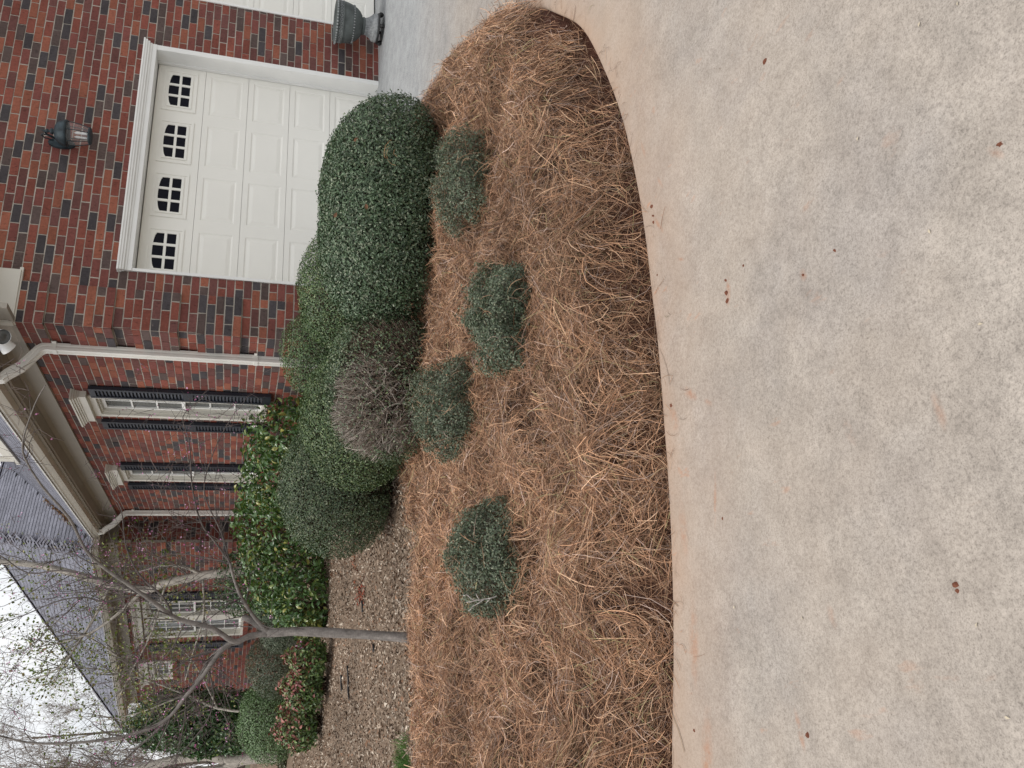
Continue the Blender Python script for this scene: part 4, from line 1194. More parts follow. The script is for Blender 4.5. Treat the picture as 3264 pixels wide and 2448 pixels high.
MB().lathe([(0.112, 0.205), (0.108, 0.15), (0.098, 0.09), (0.082, 0.03), (0.076, 0.012)], (LX, LY, 2.862), 26).build('glass', M['glass'], lt, True)
MB().lathe([(0.0, -0.004), (0.078, -0.004), (0.086, 0.004), (0.086, 0.014), (0.074, 0.02), (0.072, 0.012), (0.0, 0.01)], (LX, LY, 2.862), 26).build('bottom_ring', M['copper'], lt, True)
for i in range(6):
    a = 2 * PI * i / 6 + 0.3
    MB().tube([(LX + r_ * math.cos(a), LY + r_ * math.sin(a), 2.862 + z) for r_, z in ((0.114, 0.205), (0.110, 0.15), (0.10, 0.09), (0.084, 0.03), (0.079, 0.01))], 0.0045, 5).build('rib', M['copper'], lt)
for (ax, ay) in ((0.022, 0.0), (-0.022, 0.01), (0.0, -0.025)):
    MB().tube([(LX + ax, LY + ay, 2.872), (LX + ax, LY + ay, 2.95)], 0.011, 10).build('candle_sleeve', M['bulb'], lt, True)
    MB().lathe([(0.008, 0.0), (0.014, 0.02), (0.012, 0.04), (0.0, 0.062)], (LX + ax, LY + ay, 2.95), 10).build('lamp_bulb', M['bulb'], lt, True)
MB().tube([(LX + 0.01, LY, 3.24), (LX + 0.05, LY + 0.06, 3.14), (LX - 0.06, -0.06, 3.1)], 0.002, 5).build('chain', M['urn_hi'], lt)

# ------------------------------------------------------------------ urn on its caddy
ux, uy = 3.86, -0.30
cad = empty('plant_caddy', (ux, uy, 0))
tag(cad, 'low black wheeled caddy under the grey urn by the garage pier', 'plant caddy')
MB().lathe([(0.10, 0.052), (0.165, 0.052), (0.17, 0.06), (0.165, 0.068), (0.10, 0.068), (0.10, 0.052)], (ux, uy, -0.006), 28).build('ring', M['black'], cad, True)
MB().box((ux - .16, uy - .012, .048), (ux + .16, uy + .012, .062)).box((ux - .012, uy - .16, .0485), (ux + .012, uy + .16, .0615)).build('cross_bar', M['black'], cad)
for i in range(4):
    a = PI / 4 + i * PI / 2 + 0.25
    px, py = ux + 0.155 * math.cos(a), uy + 0.155 * math.sin(a)
    MB().tube([(px - .016 * math.sin(a), py + .016 * math.cos(a), 0.024), (px + .016 * math.sin(a), py - .016 * math.cos(a), 0.024)], 0.027, 14).build('wheel', M['black'], cad, True)
    MB().tube([(px, py, 0.03), (px, py, 0.056)], 0.012, 8).build('fork', M['black'], cad, True)
ur = empty('garden_urn', (ux, uy, 0.066))
tag(ur, 'grey stone-look pedestal urn with beaded rim beside the garage pier', 'urn')
Z0 = 0.063
prof = [(0.0, 0.0), (0.152, 0.0), (0.157, 0.01), (0.157, 0.028), (0.150, 0.036), (0.150, 0.05), (0.142, 0.056)]
MB().lathe(prof, (ux, uy, Z0), 40).build('foot', M['urn_hi'], ur, True)
mb = MB(); vs, fs = [], []; nn = 56
pr2 = [(0.142, 0.055), (0.128, 0.066), (0.108, 0.09), (0.094, 0.115), (0.088, 0.14)]
for i in range(nn):
    a = 2 * PI * i / nn
    for (r_, z) in pr2:
        r2 = r_ * (1 + 0.035 * (1 if i % 2 else -1))
        vs.append((ux + r2 * math.cos(a), uy + r2 * math.sin(a), Z0 + z))
k = len(pr2)
for i in range(nn):
    for j in range(k - 1):
        i2 = (i + 1) % nn
        fs.append((i * k + j, i2 * k + j, i2 * k + j + 1, i * k + j + 1))
mb.add(vs, fs).build('pedestal', M['urn_hi'], ur)
MB().lathe([(0.086, 0.138), (0.096, 0.145), (0.098, 0.158), (0.092, 0.168), (0.086, 0.172)], (ux, uy, Z0), 36).build('neck_ring', M['urn'], ur, True)
MB().lathe([(0.084, 0.17), (0.11, 0.178), (0.145, 0.20), (0.175, 0.235), (0.197, 0.275), (0.212, 0.32), (0.221, 0.36), (0.224, 0.385), (0.231, 0.39), (0.231, 0.398), (0.224, 0.402), (0.224, 0.44), (0.231, 0.446), (0.238, 0.452), (0.240, 0.466), (0.234, 0.474), (0.222, 0.476), (0.21, 0.465), (0.20, 0.43), (0.0, 0.42)], (ux, uy, Z0), 48).build('bowl', M['urn'], ur, True)
def beads(name, r_, z, n_, br, tall=1.0):
    mb = MB()
    for i in range(n_):
        a = 2 * PI * i / n_
        mb.lathe([(0.0, -br * tall), (br * 0.8, -br * 0.6 * tall), (br, 0), (br * 0.8, br * 0.6 * tall), (0, br * tall)], (ux + r_ * math.cos(a), uy + r_ * math.sin(a), Z0 + z), 6)
    mb.build(name, M['urn_hi'], ur, True)
beads('bead_trim', 0.2385, 0.46, 46, 0.0115)
mb = MB()
for i in range(34):                              # ring pattern of the band
    a = 2 * PI * i / 34
    c_ = Vector((ux + 0.2255 * math.cos(a), uy + 0.2255 * math.sin(a), Z0 + 0.421)); t_ = Vector((-math.sin(a), math.cos(a), 0))
    mb.tube([c_ + t_ * 0.0145 * math.cos(q_) + Vector((0, 0, 0.0145 * math.sin(q_))) for q_ in [2 * PI * k_ / 8 for k_ in range(9)]], 0.0032, 4, cap=False)
mb.build('band_relief', M['urn_hi'], ur)
beads('bead_trim', 0.199, 0.272, 40, 0.0075, 1.4)

# ================================================================== PLANTS
def unit(v):
    return v / (np.linalg.norm(v, axis=-1, keepdims=True) + 1e-9)
def leaves(P, nrm, length, width, cols, fold=0.25, droop=0.0, tilt=0.55):
    """rhombic folded leaves; P base points, nrm mean facing"""
    n_ = len(P)
    nn = unit(nrm + RNG.normal(0, tilt, (n_, 3)))
    ax = unit(np.cross(nn, RNG.normal(0, 1, (n_, 3))))
    ax[:, 2] -= droop
    ax = unit(ax)
    sd = unit(np.cross(nn, ax))
    nn = np.cross(ax, sd)
    L_, W_ = length[:, None], width[:, None]
    b = P - ax * L_ * 0.5
    tip = P + ax * L_ * 0.5 - nn * L_ * 0.12
    l_ = P + sd * W_ * 0.5 + nn * W_ * fold
    r_ = P - sd * W_ * 0.5 + nn * W_ * fold
    V = np.stack([b, r_, tip, l_], 1).reshape(-1, 3)
    i = np.arange(n_) * 4
    F = np.concatenate([np.stack([i, i + 1, i + 2], 1), np.stack([i, i + 2, i + 3], 1)])
    return V, F, np.repeat(cols, 4, 0)
def broad_leaves(P, nrm, length, width, cols, tilt=0.8, droop=0.35):
    """pointed oval leaves with a midrib fold and curl: 8 vertices, 6 quads"""
    n_ = len(P)
    nn = unit(nrm + RNG.normal(0, tilt, (n_, 3)))
    ax = unit(np.cross(nn, RNG.normal(0, 1, (n_, 3))))
    ax[:, 2] -= droop
    ax = unit(ax); sd = unit(np.cross(nn, ax)); nn = np.cross(ax, sd)
    rows = []
    for (t, w, dz2) in ((0.0, 0.05, 0.0), (0.33, 0.46, 0.05), (0.7, 0.40, 0.02), (1.0, 0.02, -0.14)):
        c = P + ax * (length * t)[:, None] + nn * (length * dz2)[:, None]
        up = nn * (width * w * 0.45)[:, None]
        rows.append(np.stack([c + sd * (width * w)[:, None] + up, c, c - sd * (width * w)[:, None] + up], 1))
    V = np.stack(rows, 1).reshape(-1, 3)              # 12 verts each
    b = (np.arange(n_) * 12)[:, None]
    q = []
    for r in range(3):
        for k in range(2):
            q.append(np.stack([b[:, 0] + r * 3 + k, b[:, 0] + r * 3 + k + 1, b[:, 0] + (r + 1) * 3 + k + 1, b[:, 0] + (r + 1) * 3 + k], 1))
    F = np.stack(q, 1).reshape(-1, 4)
    return V, F, np.repeat(cols, 12, 0)
def sticks(A, B, ra, rb, cols, bend=0.0):
    """three-sided tapered twigs, two segments"""
    n_ = len(A)
    mid = (A + B) / 2 + RNG.normal(0, 1, (n_, 3)) * bend * np.linalg.norm(B - A, axis=1)[:, None]
    d = unit(B - A)
    u = unit(np.cross(d, RNG.normal(0, 1, (n_, 3))))
    v = np.cross(d, u)
    rings = []
    for P_, r_ in ((A, ra), (mid, (ra + rb) / 2), (B, rb)):
        for k in range(3):
            a = 2 * PI * k / 3
            rings.append(P_ + (u * math.cos(a) + v * math.sin(a)) * r_[:, None])
    V = np.stack(rings, 1).reshape(-1, 3)
    b = np.arange(n_) * 9
    F = []
    for s in range(2):
        for k in range(3):
            k2 = (k + 1) % 3
            F.append(np.stack([b + s * 3 + k, b + s * 3 + k2, b + (s + 1) * 3 + k2, b + (s + 1) * 3 + k], 1))
    return V, np.stack(F, 1).reshape(-1, 4), np.repeat(cols, 9, 0)
def palette(n_, cols, w, jit=0.2):
    c = np.array(cols)[RNG.choice(len(cols), n_, p=np.array(w) / sum(w))]
    return c * RNG.uniform(1 - jit, 1 + jit, (n_, 1))
def sphere_dirs(n_):
    v = RNG.normal(0, 1, (n_, 3))
    return unit(v)
class Lobe:
    """rounded, slightly uneven clipped form"""
    def __init__(s, c, r, p=2.5, bumps=0.05, seed=0, yaw=0.0):
        s.c, s.r, s.p, s.b, s.seed, s.yaw = np.array(c, float), np.array(r, float), p, bumps, seed, yaw
    def rot(s, d, sg=1):
        c_, s_ = math.cos(sg * s.yaw), math.sin(sg * s.yaw)
        return np.stack([d[..., 0] * c_ - d[..., 1] * s_, d[..., 0] * s_ + d[..., 1] * c_, d[..., 2]], -1)
    def radius(s, d):
        dl = s.rot(d, -1)
        q = (np.abs(dl / s.r) ** s.p).sum(-1) ** (-1 / s.p)
        k = vnoise(dl[..., 0] * 2 + s.seed, dl[..., 1] * 2 + dl[..., 2] * 1.7 + s.seed * 1.3, 1.3, s.seed % 8) - 0.5
        k2 = vnoise(dl[..., 0] * 5 + s.seed, dl[..., 2] * 5 + dl[..., 1] * 4, 1.1, (s.seed + 3) % 8) - 0.5
        return q * (1 + 2 * s.b * k + s.b * k2)
    def surf(s, n_, lo, hi, zmin=-9):
        d = sphere_dirs(int(n_ * 1.6))
        # even out sampling on squashed forms
        R = s.radius(d)
        w = R ** 2 / (R ** 2).max()
        k = RNG.random(len(d)) < np.clip(w * 1.5, 0.1, 1)
        d, R = d[k], R[k]
        t = lo + (hi - lo) * RNG.random(len(d)) ** 0.7
        P = s.c + d * (R * t)[:, None]
        ok = P[:, 2] > zmin
        nrm = unit(s.rot(np.sign(s.rot(d, -1)) * np.abs(s.rot(d, -1) / s.r) ** (s.p - 1) / s.r))
        return P[ok][:n_], nrm[ok][:n_]
    def inside(s, P, k=0.9):
        d = P - s.c
        L_ = np.linalg.norm(d, axis=1) + 1e-9
        return L_ < s.radius(d / L_[:, None]) * k

def join(parts):
    Vs, Fs, Cs, b = [], [], [], 0
    for V, F, C in parts:
        Vs.append(V); Fs.append(F + b); Cs.append(C); b += len(V)
    return np.concatenate(Vs), np.concatenate(Fs), np.concatenate(Cs)
GREEN_BOX = ([(0.076, 0.121, 0.049), (0.111, 0.163, 0.071), (0.057, 0.096, 0.043), (0.202, 0.233, 0.122), (0.142, 0.193, 0.069)], [0.30, 0.26, 0.2, 0.17, 0.07])  # pale grey-green share raised to paint leaf glints into the colour
GREEN_DK = ([(0.068, 0.113, 0.057), (0.099, 0.149, 0.081), (0.052, 0.088, 0.046), (0.189, 0.222, 0.145)], [0.32, 0.28, 0.22, 0.18])
def tint(p_, f):
    return ([tuple(c * k for c, k in zip(q_, f)) for q_ in p_[0]], p_[1])
GREY_GRN = ([(0.077, 0.107, 0.060), (0.108, 0.135, 0.084), (0.056, 0.081, 0.045), (0.192, 0.203, 0.134)], [0.33, 0.3, 0.22, 0.15])
TW_GREY = ([(0.36, 0.30, 0.265), (0.46, 0.40, 0.36), (0.22, 0.17, 0.14)], [0.45, 0.3, 0.25])
TW_BRN = ([(0.10, 0.068, 0.048), (0.15, 0.105, 0.075), (0.065, 0.045, 0.033)], [0.4, 0.3, 0.3])
def place_bush(y0, y1, vt, vb, deep=0.9, top_flat=1.0):
    """from the outline of a bush: base centre, half width, half depth, height"""
    ym = (y0 + y1) / 2
    pf = ground_px(vb, ym, 0.10)
    fwd = np.array([FW[0], FW[1], 0]); fwd /= np.linalg.norm(fwd)
    dep = depth_of(pf)
    for _ in range(3):
        hw = (y1 - y0) / 2 * KD / F_PX * dep
        c = pf + fwd * hw * deep * 0.85
        dep = depth_of(c)
    d = ray(vt, ym)
    rng_ = np.dot(c - CAM, fwd) / np.dot(d, fwd)
    ztop = (CAM + d * rng_)[2]
    return c, hw, hw * deep, ztop
def clipped_bush(name, label, group, box, n_leaf, pal, leaf=(0.017, 0.026), deep=0.9, seed=1, p=2.6, bare=None, lobe=None, zmin_k=0.0, twigs=500, cat='shrub', bumps=0.032):
    if lobe is None:
        c, hw, hd, zt = place_bush(*box, deep=deep)
        zg = SLOPE * c[1] + 0.04
        h = zt - zg
        lb = Lobe((c[0], c[1], zg + h * 0.46), (hw, hd, h * 0.54), p, bumps, seed, -YAW)
    else:
        lb = lobe
        zg = lb.c[2] - lb.r[2] * 0.85
        c = lb.c
    root = empty(name, (lb.c[0], lb.c[1], zg))
    tag(root, label, cat, group)
    zmin = zg + 0.02
    A_, nA = lb.surf(int(n_leaf * 0.6), 0.9, 1.025, zmin)
    B_, nB = lb.surf(int(n_leaf * 0.4), 0.62, 0.92, zmin)
    P, nr = np.concatenate([A_, B_]), np.concatenate([nA, nB])
    if bare is not None:
        kp = RNG.random(len(P)) > bare(P, lb)
        P, nr = P[kp], nr[kp]
    m_ = len(P)
    ln = RNG.uniform(leaf[0], leaf[1], m_)
    cols = palette(m_, *pal)
    cols = cols * (0.80 + 0.40 * vnoise(P[:, 0] * 3 + P[:, 2] * 2, P[:, 1] * 3, 4.0, seed % 8))[:, None]
    V, F, C = leaves(P, nr + np.array([0, 0, 0.08]), ln, ln * RNG.uniform(0.42, 0.58, m_), cols, tilt=0.40)
    parts = [(V, F, C)]
    # shoot tips that stand proud of the clipping
    k = max(40, n_leaf // 60)
    T_, nT = lb.surf(k, 1.02, 1.05, zmin)
    lt_ = RNG.uniform(leaf[0], leaf[1], len(T_)) * 1.1
    parts.append(leaves(T_, nT, lt_, lt_ * 0.45, palette(len(T_), *pal) * 1.15))
    V, F, C = join(parts)
    o = link('foliage', mesh_np('foliage', V, F, C), M['leaf'], root); o['kind'] = 'stuff'
    # stems from the base to the shell
    E_, _ = lb.surf(twigs, 0.6, 0.95, zmin)
    base = np.array([lb.c[0], lb.c[1], zg - 0.02]) + RNG.normal(0, 1, (len(E_), 3)) * np.array([lb.r[0] * 0.16, lb.r[1] * 0.16, 0.0])
    V, F, C = sticks(base, E_, RNG.uniform(0.004, 0.009, len(E_)), RNG.uniform(0.001, 0.002, len(E_)), palette(len(E_), *TW_BRN), 0.07)
    S_, nS = lb.surf(twigs * 2, 0.75, 0.97, zmin)
    V2, F2, C2 = sticks(S_ - nS * RNG.uniform(0.08, 0.2, (len(S_), 1)) + RNG.normal(0, 0.03, S_.shape), S_, np.full(len(S_), 0.002), np.full(len(S_), 0.001), palette(len(S_), *TW_BRN), 0.1)
    V, F, C = join([(V, F, C), (V2, F2, C2)])
    link('stems', mesh_np('stems', V, F, C), M['twig'], root)
    return root, lb

def px_lobe(y0, y1, vt, vb, dep, seed, p=2.4, bump=0.1, depthr=0.9, zg=0.12):
    ym = (y0 + y1) / 2
    hw = (y1 - y0) / 2 * KD / F_PX * dep
    top, bot = at_depth(vt, ym, dep), at_depth(vb, ym, dep)
    zb = max(bot[2], zg)
    c = at_depth((vt + vb) / 2, ym, dep)
    return Lobe((c[0], c[1], (top[2] + zb) / 2), (hw, hw * depthr, max((top[2] - zb) / 2, 0.1)), p, bump, seed, -YAW)
# --- the clipped mounds in front of the house
big, lbBig = clipped_bush('clipped_shrub', 'large dark green oval clipped shrub in front of the garage door', 'clipped shrubs by the house', (205, 692, 692, 966), 78000, GREEN_DK, (0.017, 0.028), 0.66, 1, 2.3,
    bare=lambda P, lb: np.clip((lb.c[2] - 0.14 - P[:, 2]) / 0.25, 0, 0.72), twigs=900, bumps=0.03)
clipped_bush('clipped_shrub', 'bright green clipped mound rising just behind the large oval shrub', 'clipped shrubs by the house', None, 26000, tint(GREEN_BOX, (0.98, 1.04, 0.95)), (0.016, 0.024), 0.9, 2, lobe=px_lobe(486, 764, 640, 880, 7.25, 2, 2.15, 0.032, 0.75, 0.0))
clipped_bush('clipped_shrub', 'dense green clipped mound farthest back against the brick wall below the downspout', 'clipped shrubs by the house', None, 24000, tint(GREEN_BOX, (0.93, 1.05, 0.92)), (0.015, 0.022), 0.9, 3, lobe=px_lobe(664, 870, 604, 850, 7.75, 3, 2.15, 0.032, 0.75, 0.0))
def px_of(P):
    d = P - CAM
    z = d @ FW
    return (PH / 2 - F_PX * (d @ UP) / z) / KD, (PW / 2 - F_PX * (d @ RIGHT) / z) / KD
def blob(P, lb, v, y, rv, ry):
    # soft ellipse on the camera side of the shrub
    a_, b_ = px_of(P)
    front = ((P - lb.c) @ np.array([FW[0], FW[1], 0])) < 0.25 * lb.r[1]
    q = ((a_ - v) / rv) ** 2 + ((b_ - y) / ry) ** 2 + 1.1 * (vnoise(P[:, 0] + P[:, 2], P[:, 1] + P[:, 2], 7, 2) - 0.5) + 0.5 * (vnoise(P[:, 0] - P[:, 2], P[:, 1], 17, 5) - 0.5)
    return np.clip((1.25 - q) * 2.2, 0, 1) * front
def grey3(P, lb):
    return blob(P, lb, 803, 880, 92, 108)
def brown3(P, lb):
    return np.maximum(blob(P, lb, 828, 745, 80, 75), 0.85 * blob(P, lb, 885, 850, 45, 130))
def bare3(P, lb):
    return np.clip(np.maximum(0.93 * grey3(P, lb), 0.72 * brown3(P, lb)), 0.05, 0.97)
rt, lb3 = clipped_bush('clipped_shrub', 'green clipped mound with a bare grey patch of dead twigs on its side', 'clipped shrubs by the house', (680, 1003, 703, 940), 38000, tint(GREEN_BOX, (1.0, 0.96, 1.15)), (0.016, 0.024), 0.75, 4, p=2.2, bare=bare3, twigs=1100)
# grey dead twigs of that mound
zg3 = lb3.c[2] - lb3.r[2] * 0.85
E_, nE_ = lb3.surf(11000, 0.78, 1.03, zg3)
dirE = RNG.normal(0, 0.35, E_.shape) + nE_ + np.array([0, 0, 0.35])
kk = (grey3(E_, lb3) > RNG.random(len(E_)) * 0.9)
E_, dirE = E_[kk], unit(dirE[kk])
V, F, C = sticks(E_ - dirE * RNG.uniform(0.06, 0.18, (len(E_), 1)), E_, RNG.uniform(0.0020, 0.0038, len(E_)), np.full(len(E_), 0.0014), palette(len(E_), [(0.44, 0.385, 0.335), (0.56, 0.50, 0.44), (0.29, 0.235, 0.19)], [.45, .3, .25]), 0.08)
link('dead_twigs', mesh_np('dead_twigs', V, F, C), M['twig'], rt)
E_, nE_ = lb3.surf(5000, 0.70, 1.0, zg3)
E_ = E_[brown3(E_, lb3) > RNG.random(len(E_))]
b3 = np.array([lb3.c[0], lb3.c[1], zg3 - .02]) + RNG.normal(0, .10, E_.shape) * [1, 1, 0]
V, F, C = sticks(b3 + (E_ - b3) * 0.55, E_, RNG.uniform(.002, .004, len(E_)), np.full(len(E_), .0013), palette(len(E_), [(0.30, 0.23, 0.18), (0.42, 0.34, 0.28), (0.20, 0.145, 0.11)], [1, 1, 1]), 0.07)
link('bare_stems', mesh_np('bare_stems', V, F, C), M['twig'], rt)
clipped_bush('clipped_shrub', 'green clipped mound close behind the one with dead twigs', 'clipped shrubs by the house', (762, 1064, 650, 890), 36000, tint(GREEN_BOX, (0.95, 0.98, 0.90)), (0.016, 0.024), 0.72, 5, p=2.1)
clipped_bush('clipped_shrub', 'rounded green clipped mound at the end of the group beside the camellia hedge', 'clipped shrubs by the house', (915, 1212, 603, 842), 38000, tint(GREEN_BOX, (0.95, 0.92, 1.08)), (0.016, 0.024), 0.80, 6, p=2.15,
    bare=lambda P, lb: np.clip((lb.c[2] - 0.08 - P[:, 2]) / 0.3, 0, 0.6) * (((P - lb.c) @ RIGHT) > -0.1 * lb.r[0]))

# --- small dusty shrubs poking out of the straw
def small_shrub(label, box, seed, n_leaf=6500):
    c, hw, hd, zt = place_bush(*box, deep=0.75)
    zg = float(hz(c[0], c[1]))
    h = zt - zg
    lb = Lobe((c[0], c[1], zg + h * 0.36), (hw * 0.95, hd, h * 0.56), 2.0, 0.20, seed, -YAW)
    root = empty('low_shrub', (c[0], c[1], zg))
    tag(root, label, 'shrub', 'low shrubs in the straw')
    A_, nA = lb.surf(int(n_leaf * .6), 0.80, 1.10, zg)
    B_, nB = lb.surf(int(n_leaf * .4), 0.35, 0.9, zg)
    P, nr = np.concatenate([A_, B_]), np.concatenate([nA, nB])
    ln = RNG.uniform(0.011, 0.018, len(P))
    V, F, C = leaves(P, nr + np.array([0, 0, .5]), ln, ln * 0.5, palette(len(P), *GREY_GRN))
    # upright shoots with leaf pairs
    ns = 520
    S_, nS = lb.surf(ns, 0.8, 1.0, zg + 0.03)
    up = unit(nS * 0.6 + np.array([0, 0, 1.0]) + RNG.normal(0, 0.25, S_.shape))
    tl = RNG.uniform(0.02, 0.075, len(S_))
    T1 = S_ + up * tl[:, None]
    V3, F3, C3 = sticks(S_ - up * 0.05, T1, np.full(len(S_), 0.0012), np.full(len(S_), 0.0006), palette(len(S_), [(0.17, 0.19, 0.14), (0.26, 0.25, 0.21)], [1, 1]), 0.03)
    q = RNG.random((len(S_), 8))
    LP = (S_[:, None] + up[:, None] * (tl[:, None] * q)[..., None] + RNG.normal(0, .005, (len(S_), 8, 3))).reshape(-1, 3)
    l2 = RNG.uniform(0.010, 0.016, len(LP))
    V4, F4, C4 = leaves(LP, np.repeat(up, 8, 0), l2, l2 * 0.5, palette(len(LP), *GREY_GRN) * 1.15)
    V, F, C = join([(V, F, C), (V4, F4, C4)])
    o = link('foliage', mesh_np('foliage', V, F, C), M['leaf'], root); o['kind'] = 'stuff'
    E_, _ = lb.surf(120, 0.5, 0.95, zg)
    V5, F5, C5 = sticks(np.array([c[0], c[1], zg - .02]) + RNG.normal(0, .02, E_.shape) * [1, 1, 0], E_, np.full(len(E_), .003), np.full(len(E_), .001), palette(len(E_), *TW_GREY), 0.08)
    V, F, C = join([(V3, F3, C3), (V5, F5, C5)])
    link('stems', mesh_np('stems', V, F, C), M['twig'], root)
    # straw caught on top
    nn = 170
    Q, _ = lb.surf(nn, 0.98, 1.06, zg + h * 0.15)
    V, F, C = ribbons(Q, RNG.uniform(0, 6.3, len(Q)), RNG.normal(0, 1.2, len(Q)), RNG.uniform(0.05, 0.17, len(Q)), np.zeros(len(Q)), RNG.normal(-0.1, 0.3, len(Q)), RNG.uniform(0, .05, len(Q)), np.full(len(Q), .0022), straw_cols(len(Q), Q[:, 0], Q[:, 1]), 4)
    o = link('caught_straw', mesh_np('caught_straw', V, F, C), M['needle'], root); o['kind'] = 'stuff'
    return lb
small_shrub('low grey green shrub in the straw against the large oval shrub', (276, 490, 938, 1074), 11, 10500)
small_shrub('low dark shrub in the straw half buried near the concrete edge', (554, 802, 1008, 1188), 12, 14000)
small_shrub('low shrub in the straw in front of the mound with dead twigs', (784, 998, 888, 1062), 13, 11000)
lb4 = small_shrub('lone low shrub with a bleached dead twig in the straw near the slender tree', (1094, 1350, 977, 1146), 14, 12500)
tw = MB()
p0 = at_depth(1075, 1292, depth_of(lb4.c) - 0.18)
for (a_, b_) in (((1072, 1288), (1046, 1294)), ((1046, 1294), (1024, 1296)), ((1024, 1296), (1008, 1284)), ((1030, 1296), (1006, 1301)), ((1046, 1294), (1022, 1309)), ((1022, 1309), (1012, 1320)), ((1036, 1295), (1028, 1282)), ((1008, 1284), (1000, 1286)), ((1060, 1291), (1050, 1302))):
    dd_ = depth_of(lb4.c) - 0.18
    tw.tube([at_depth(*a_, dd_), at_depth((a_[0] + b_[0]) / 2, (a_[1] + b_[1]) / 2 + 1.5, dd_ - .01), at_depth(*b_, dd_)], [0.0028, 0.0022, 0.0014], 5)
tw.c = [(0.42, 0.39, 0.37)] * len(tw.v)
bpy.context.view_layer.update()
o = tw.build('bleached_twig', M['twig'])
tag(o, 'bleached pale dead twig standing in the lone low shrub', 'twig')

# --- camellia hedge along the window wall
CAML = ([(0.068, 0.131, 0.039), (0.097, 0.169, 0.052), (0.045, 0.098, 0.031), (0.169, 0.219, 0.058), (0.284, 0.275, 0.072)], [0.36, 0.28, 0.2, 0.11, 0.05])
def broad_shrub(name, label, lobes, n_leaf, pal, size, zg, cat='shrub', group=None, singles=0, stems=60, mat='gloss_leaf', extra=None):
    c = np.mean([l.c for l in lobes], 0)
    root = empty(name, (c[0], c[1], zg))
    tag(root, label, cat, group)
    Ps, Ns = [], []
    tot = sum(np.prod(l.r) ** (2 / 3) for l in lobes)
    for l in lobes:
        k = int(n_leaf * np.prod(l.r) ** (2 / 3) / tot)
        A_, nA = l.surf(int(k * .65), 0.88, 1.06, zg + 0.04)
        B_, nB = l.surf(int(k * .35), 0.55, 0.9, zg + 0.04)
        P, nr = np.concatenate([A_, B_]), np.concatenate([nA, nB])
        for l2 in lobes:
            if l2 is not l:
                kp = ~l2.inside(P, 0.6); P, nr = P[kp], nr[kp]
        Ps.append(P); Ns.append(nr)
    P, nr = np.concatenate(Ps), np.concatenate(Ns)
    ln = RNG.uniform(size[0], size[1], len(P))
    cols = palette(len(P), *pal)
    if extra: cols = extra(P, cols)
    V, F, C = broad_leaves(P, nr + np.array([0, 0, .45]), ln, ln * RNG.uniform(0.45, 0.58, len(P)), cols)
    if singles:
        d = P - CAM
        facing = -(nr * unit(d)).sum(1)
        score = (facing > 0.1) * ln / (d @ FW) * (1 + facing)
        score *= 0.6 + 0.4 * RNG.random(len(P))
        order = np.argsort(-score)
        sel = set(order[:singles].tolist())
        for i in order[:singles]:
            v_, c_ = V[i * 12:(i + 1) * 12], C[i * 12:(i + 1) * 12]
            link('leaf', mesh_np('leaf', v_, F[:6], c_), M[mat], root)
        rest = np.array([i for i in range(len(P)) if i not in sel])
        V = V.reshape(-1, 12, 3)[rest].reshape(-1, 3); C = C.reshape(-1, 12, 3)[rest].reshape(-1, 3); F = F[:len(rest) * 6]
    o = link('foliage', mesh_np('foliage', V, F, C), M[mat], root); o['kind'] = 'stuff'
    parts = []
    for l in lobes:
        E_, _ = l.surf(stems, 0.5, 0.95, zg)
        base = np.array([l.c[0], l.c[1], zg - .03]) + RNG.normal(0, 1, E_.shape) * [l.r[0] * .18, l.r[1] * .18, 0]
        parts.append(sticks(base, E_, np.full(len(E_), .010), np.full(len(E_), .003), palette(len(E_), *TW_BRN), 0.08))
    V, F, C = join(parts)
    link('stems', mesh_np('stems', V, F, C), M['twig'], root)
    return root
hedge = [Lobe((-0.42, 1.95, 0.62), (0.38, 0.65, 0.64), 2.6, 0.10, 21), Lobe((-0.62, 3.1, 0.62), (0.50, 0.75, 0.68), 2.6, 0.10, 22), Lobe((-1.0, 4.2, 0.62), (0.62, 0.8, 0.68), 2.6, 0.1, 23),
         Lobe((-1.62, 4.25, 0.54), (0.55, 0.62, 0.62), 2.5, 0.12, 24), Lobe((-2.05, 4.05, 0.36), (0.42, 0.5, 0.42), 2.4, 0.12, 25)]
broad_shrub('camellia_hedge', 'glossy broad leaved camellia hedge below the shuttered windows', hedge, 9000, CAML, (0.055, 0.095), 0.06, 'hedge', None, 300, 60)

# --- planting along the far wing
DKHOLLY = ([(0.049, 0.101, 0.037), (0.073, 0.139, 0.050), (0.033, 0.073, 0.028), (0.146, 0.211, 0.078)], [.38, .3, .22, .1])
l = px_lobe(1192, 1325, 462, 640, 14.2, 31)
broad_shrub('holly_shrub', 'dark leafy shrub at the foot of the pale trunk by the wing window', [l], 4200, DKHOLLY, (0.035, 0.06), 0.15, 'shrub')
for (box, dep, lab, pal, sz) in (
        ((1290, 1345, 545, 655), 13.6, 'dark clipped shrub between the camellia hedge and the slender trunk', GREEN_DK, (.02, .03)),
        ((1368, 1506, 532, 668), 14.6, 'wide grey green clipped shrub below the small wing window', GREY_GRN, (.02, .03)),
        ((1312, 1408, 558, 672), 14.0, 'low grey green clipped shrub below the paired wing windows', GREY_GRN, (.02, .03)),
        ((1466, 1642, 512, 668), 15.2, 'large light green clipped globe shrub past the end of the wing', ([(0.11, 0.19, 0.07), (0.15, 0.24, 0.10), (0.075, 0.13, 0.05), (0.22, 0.30, 0.17)], [.35, .3, .2, .15]), (.026, .042))):
    lb = px_lobe(*box, dep, len(lab) % 40, 2.0, 0.06, zg=-0.1)
    clipped_bush('clipped_shrub', lab, 'clipped shrubs along the wing', None, 16000, pal, sz, lobe=lb, twigs=150)
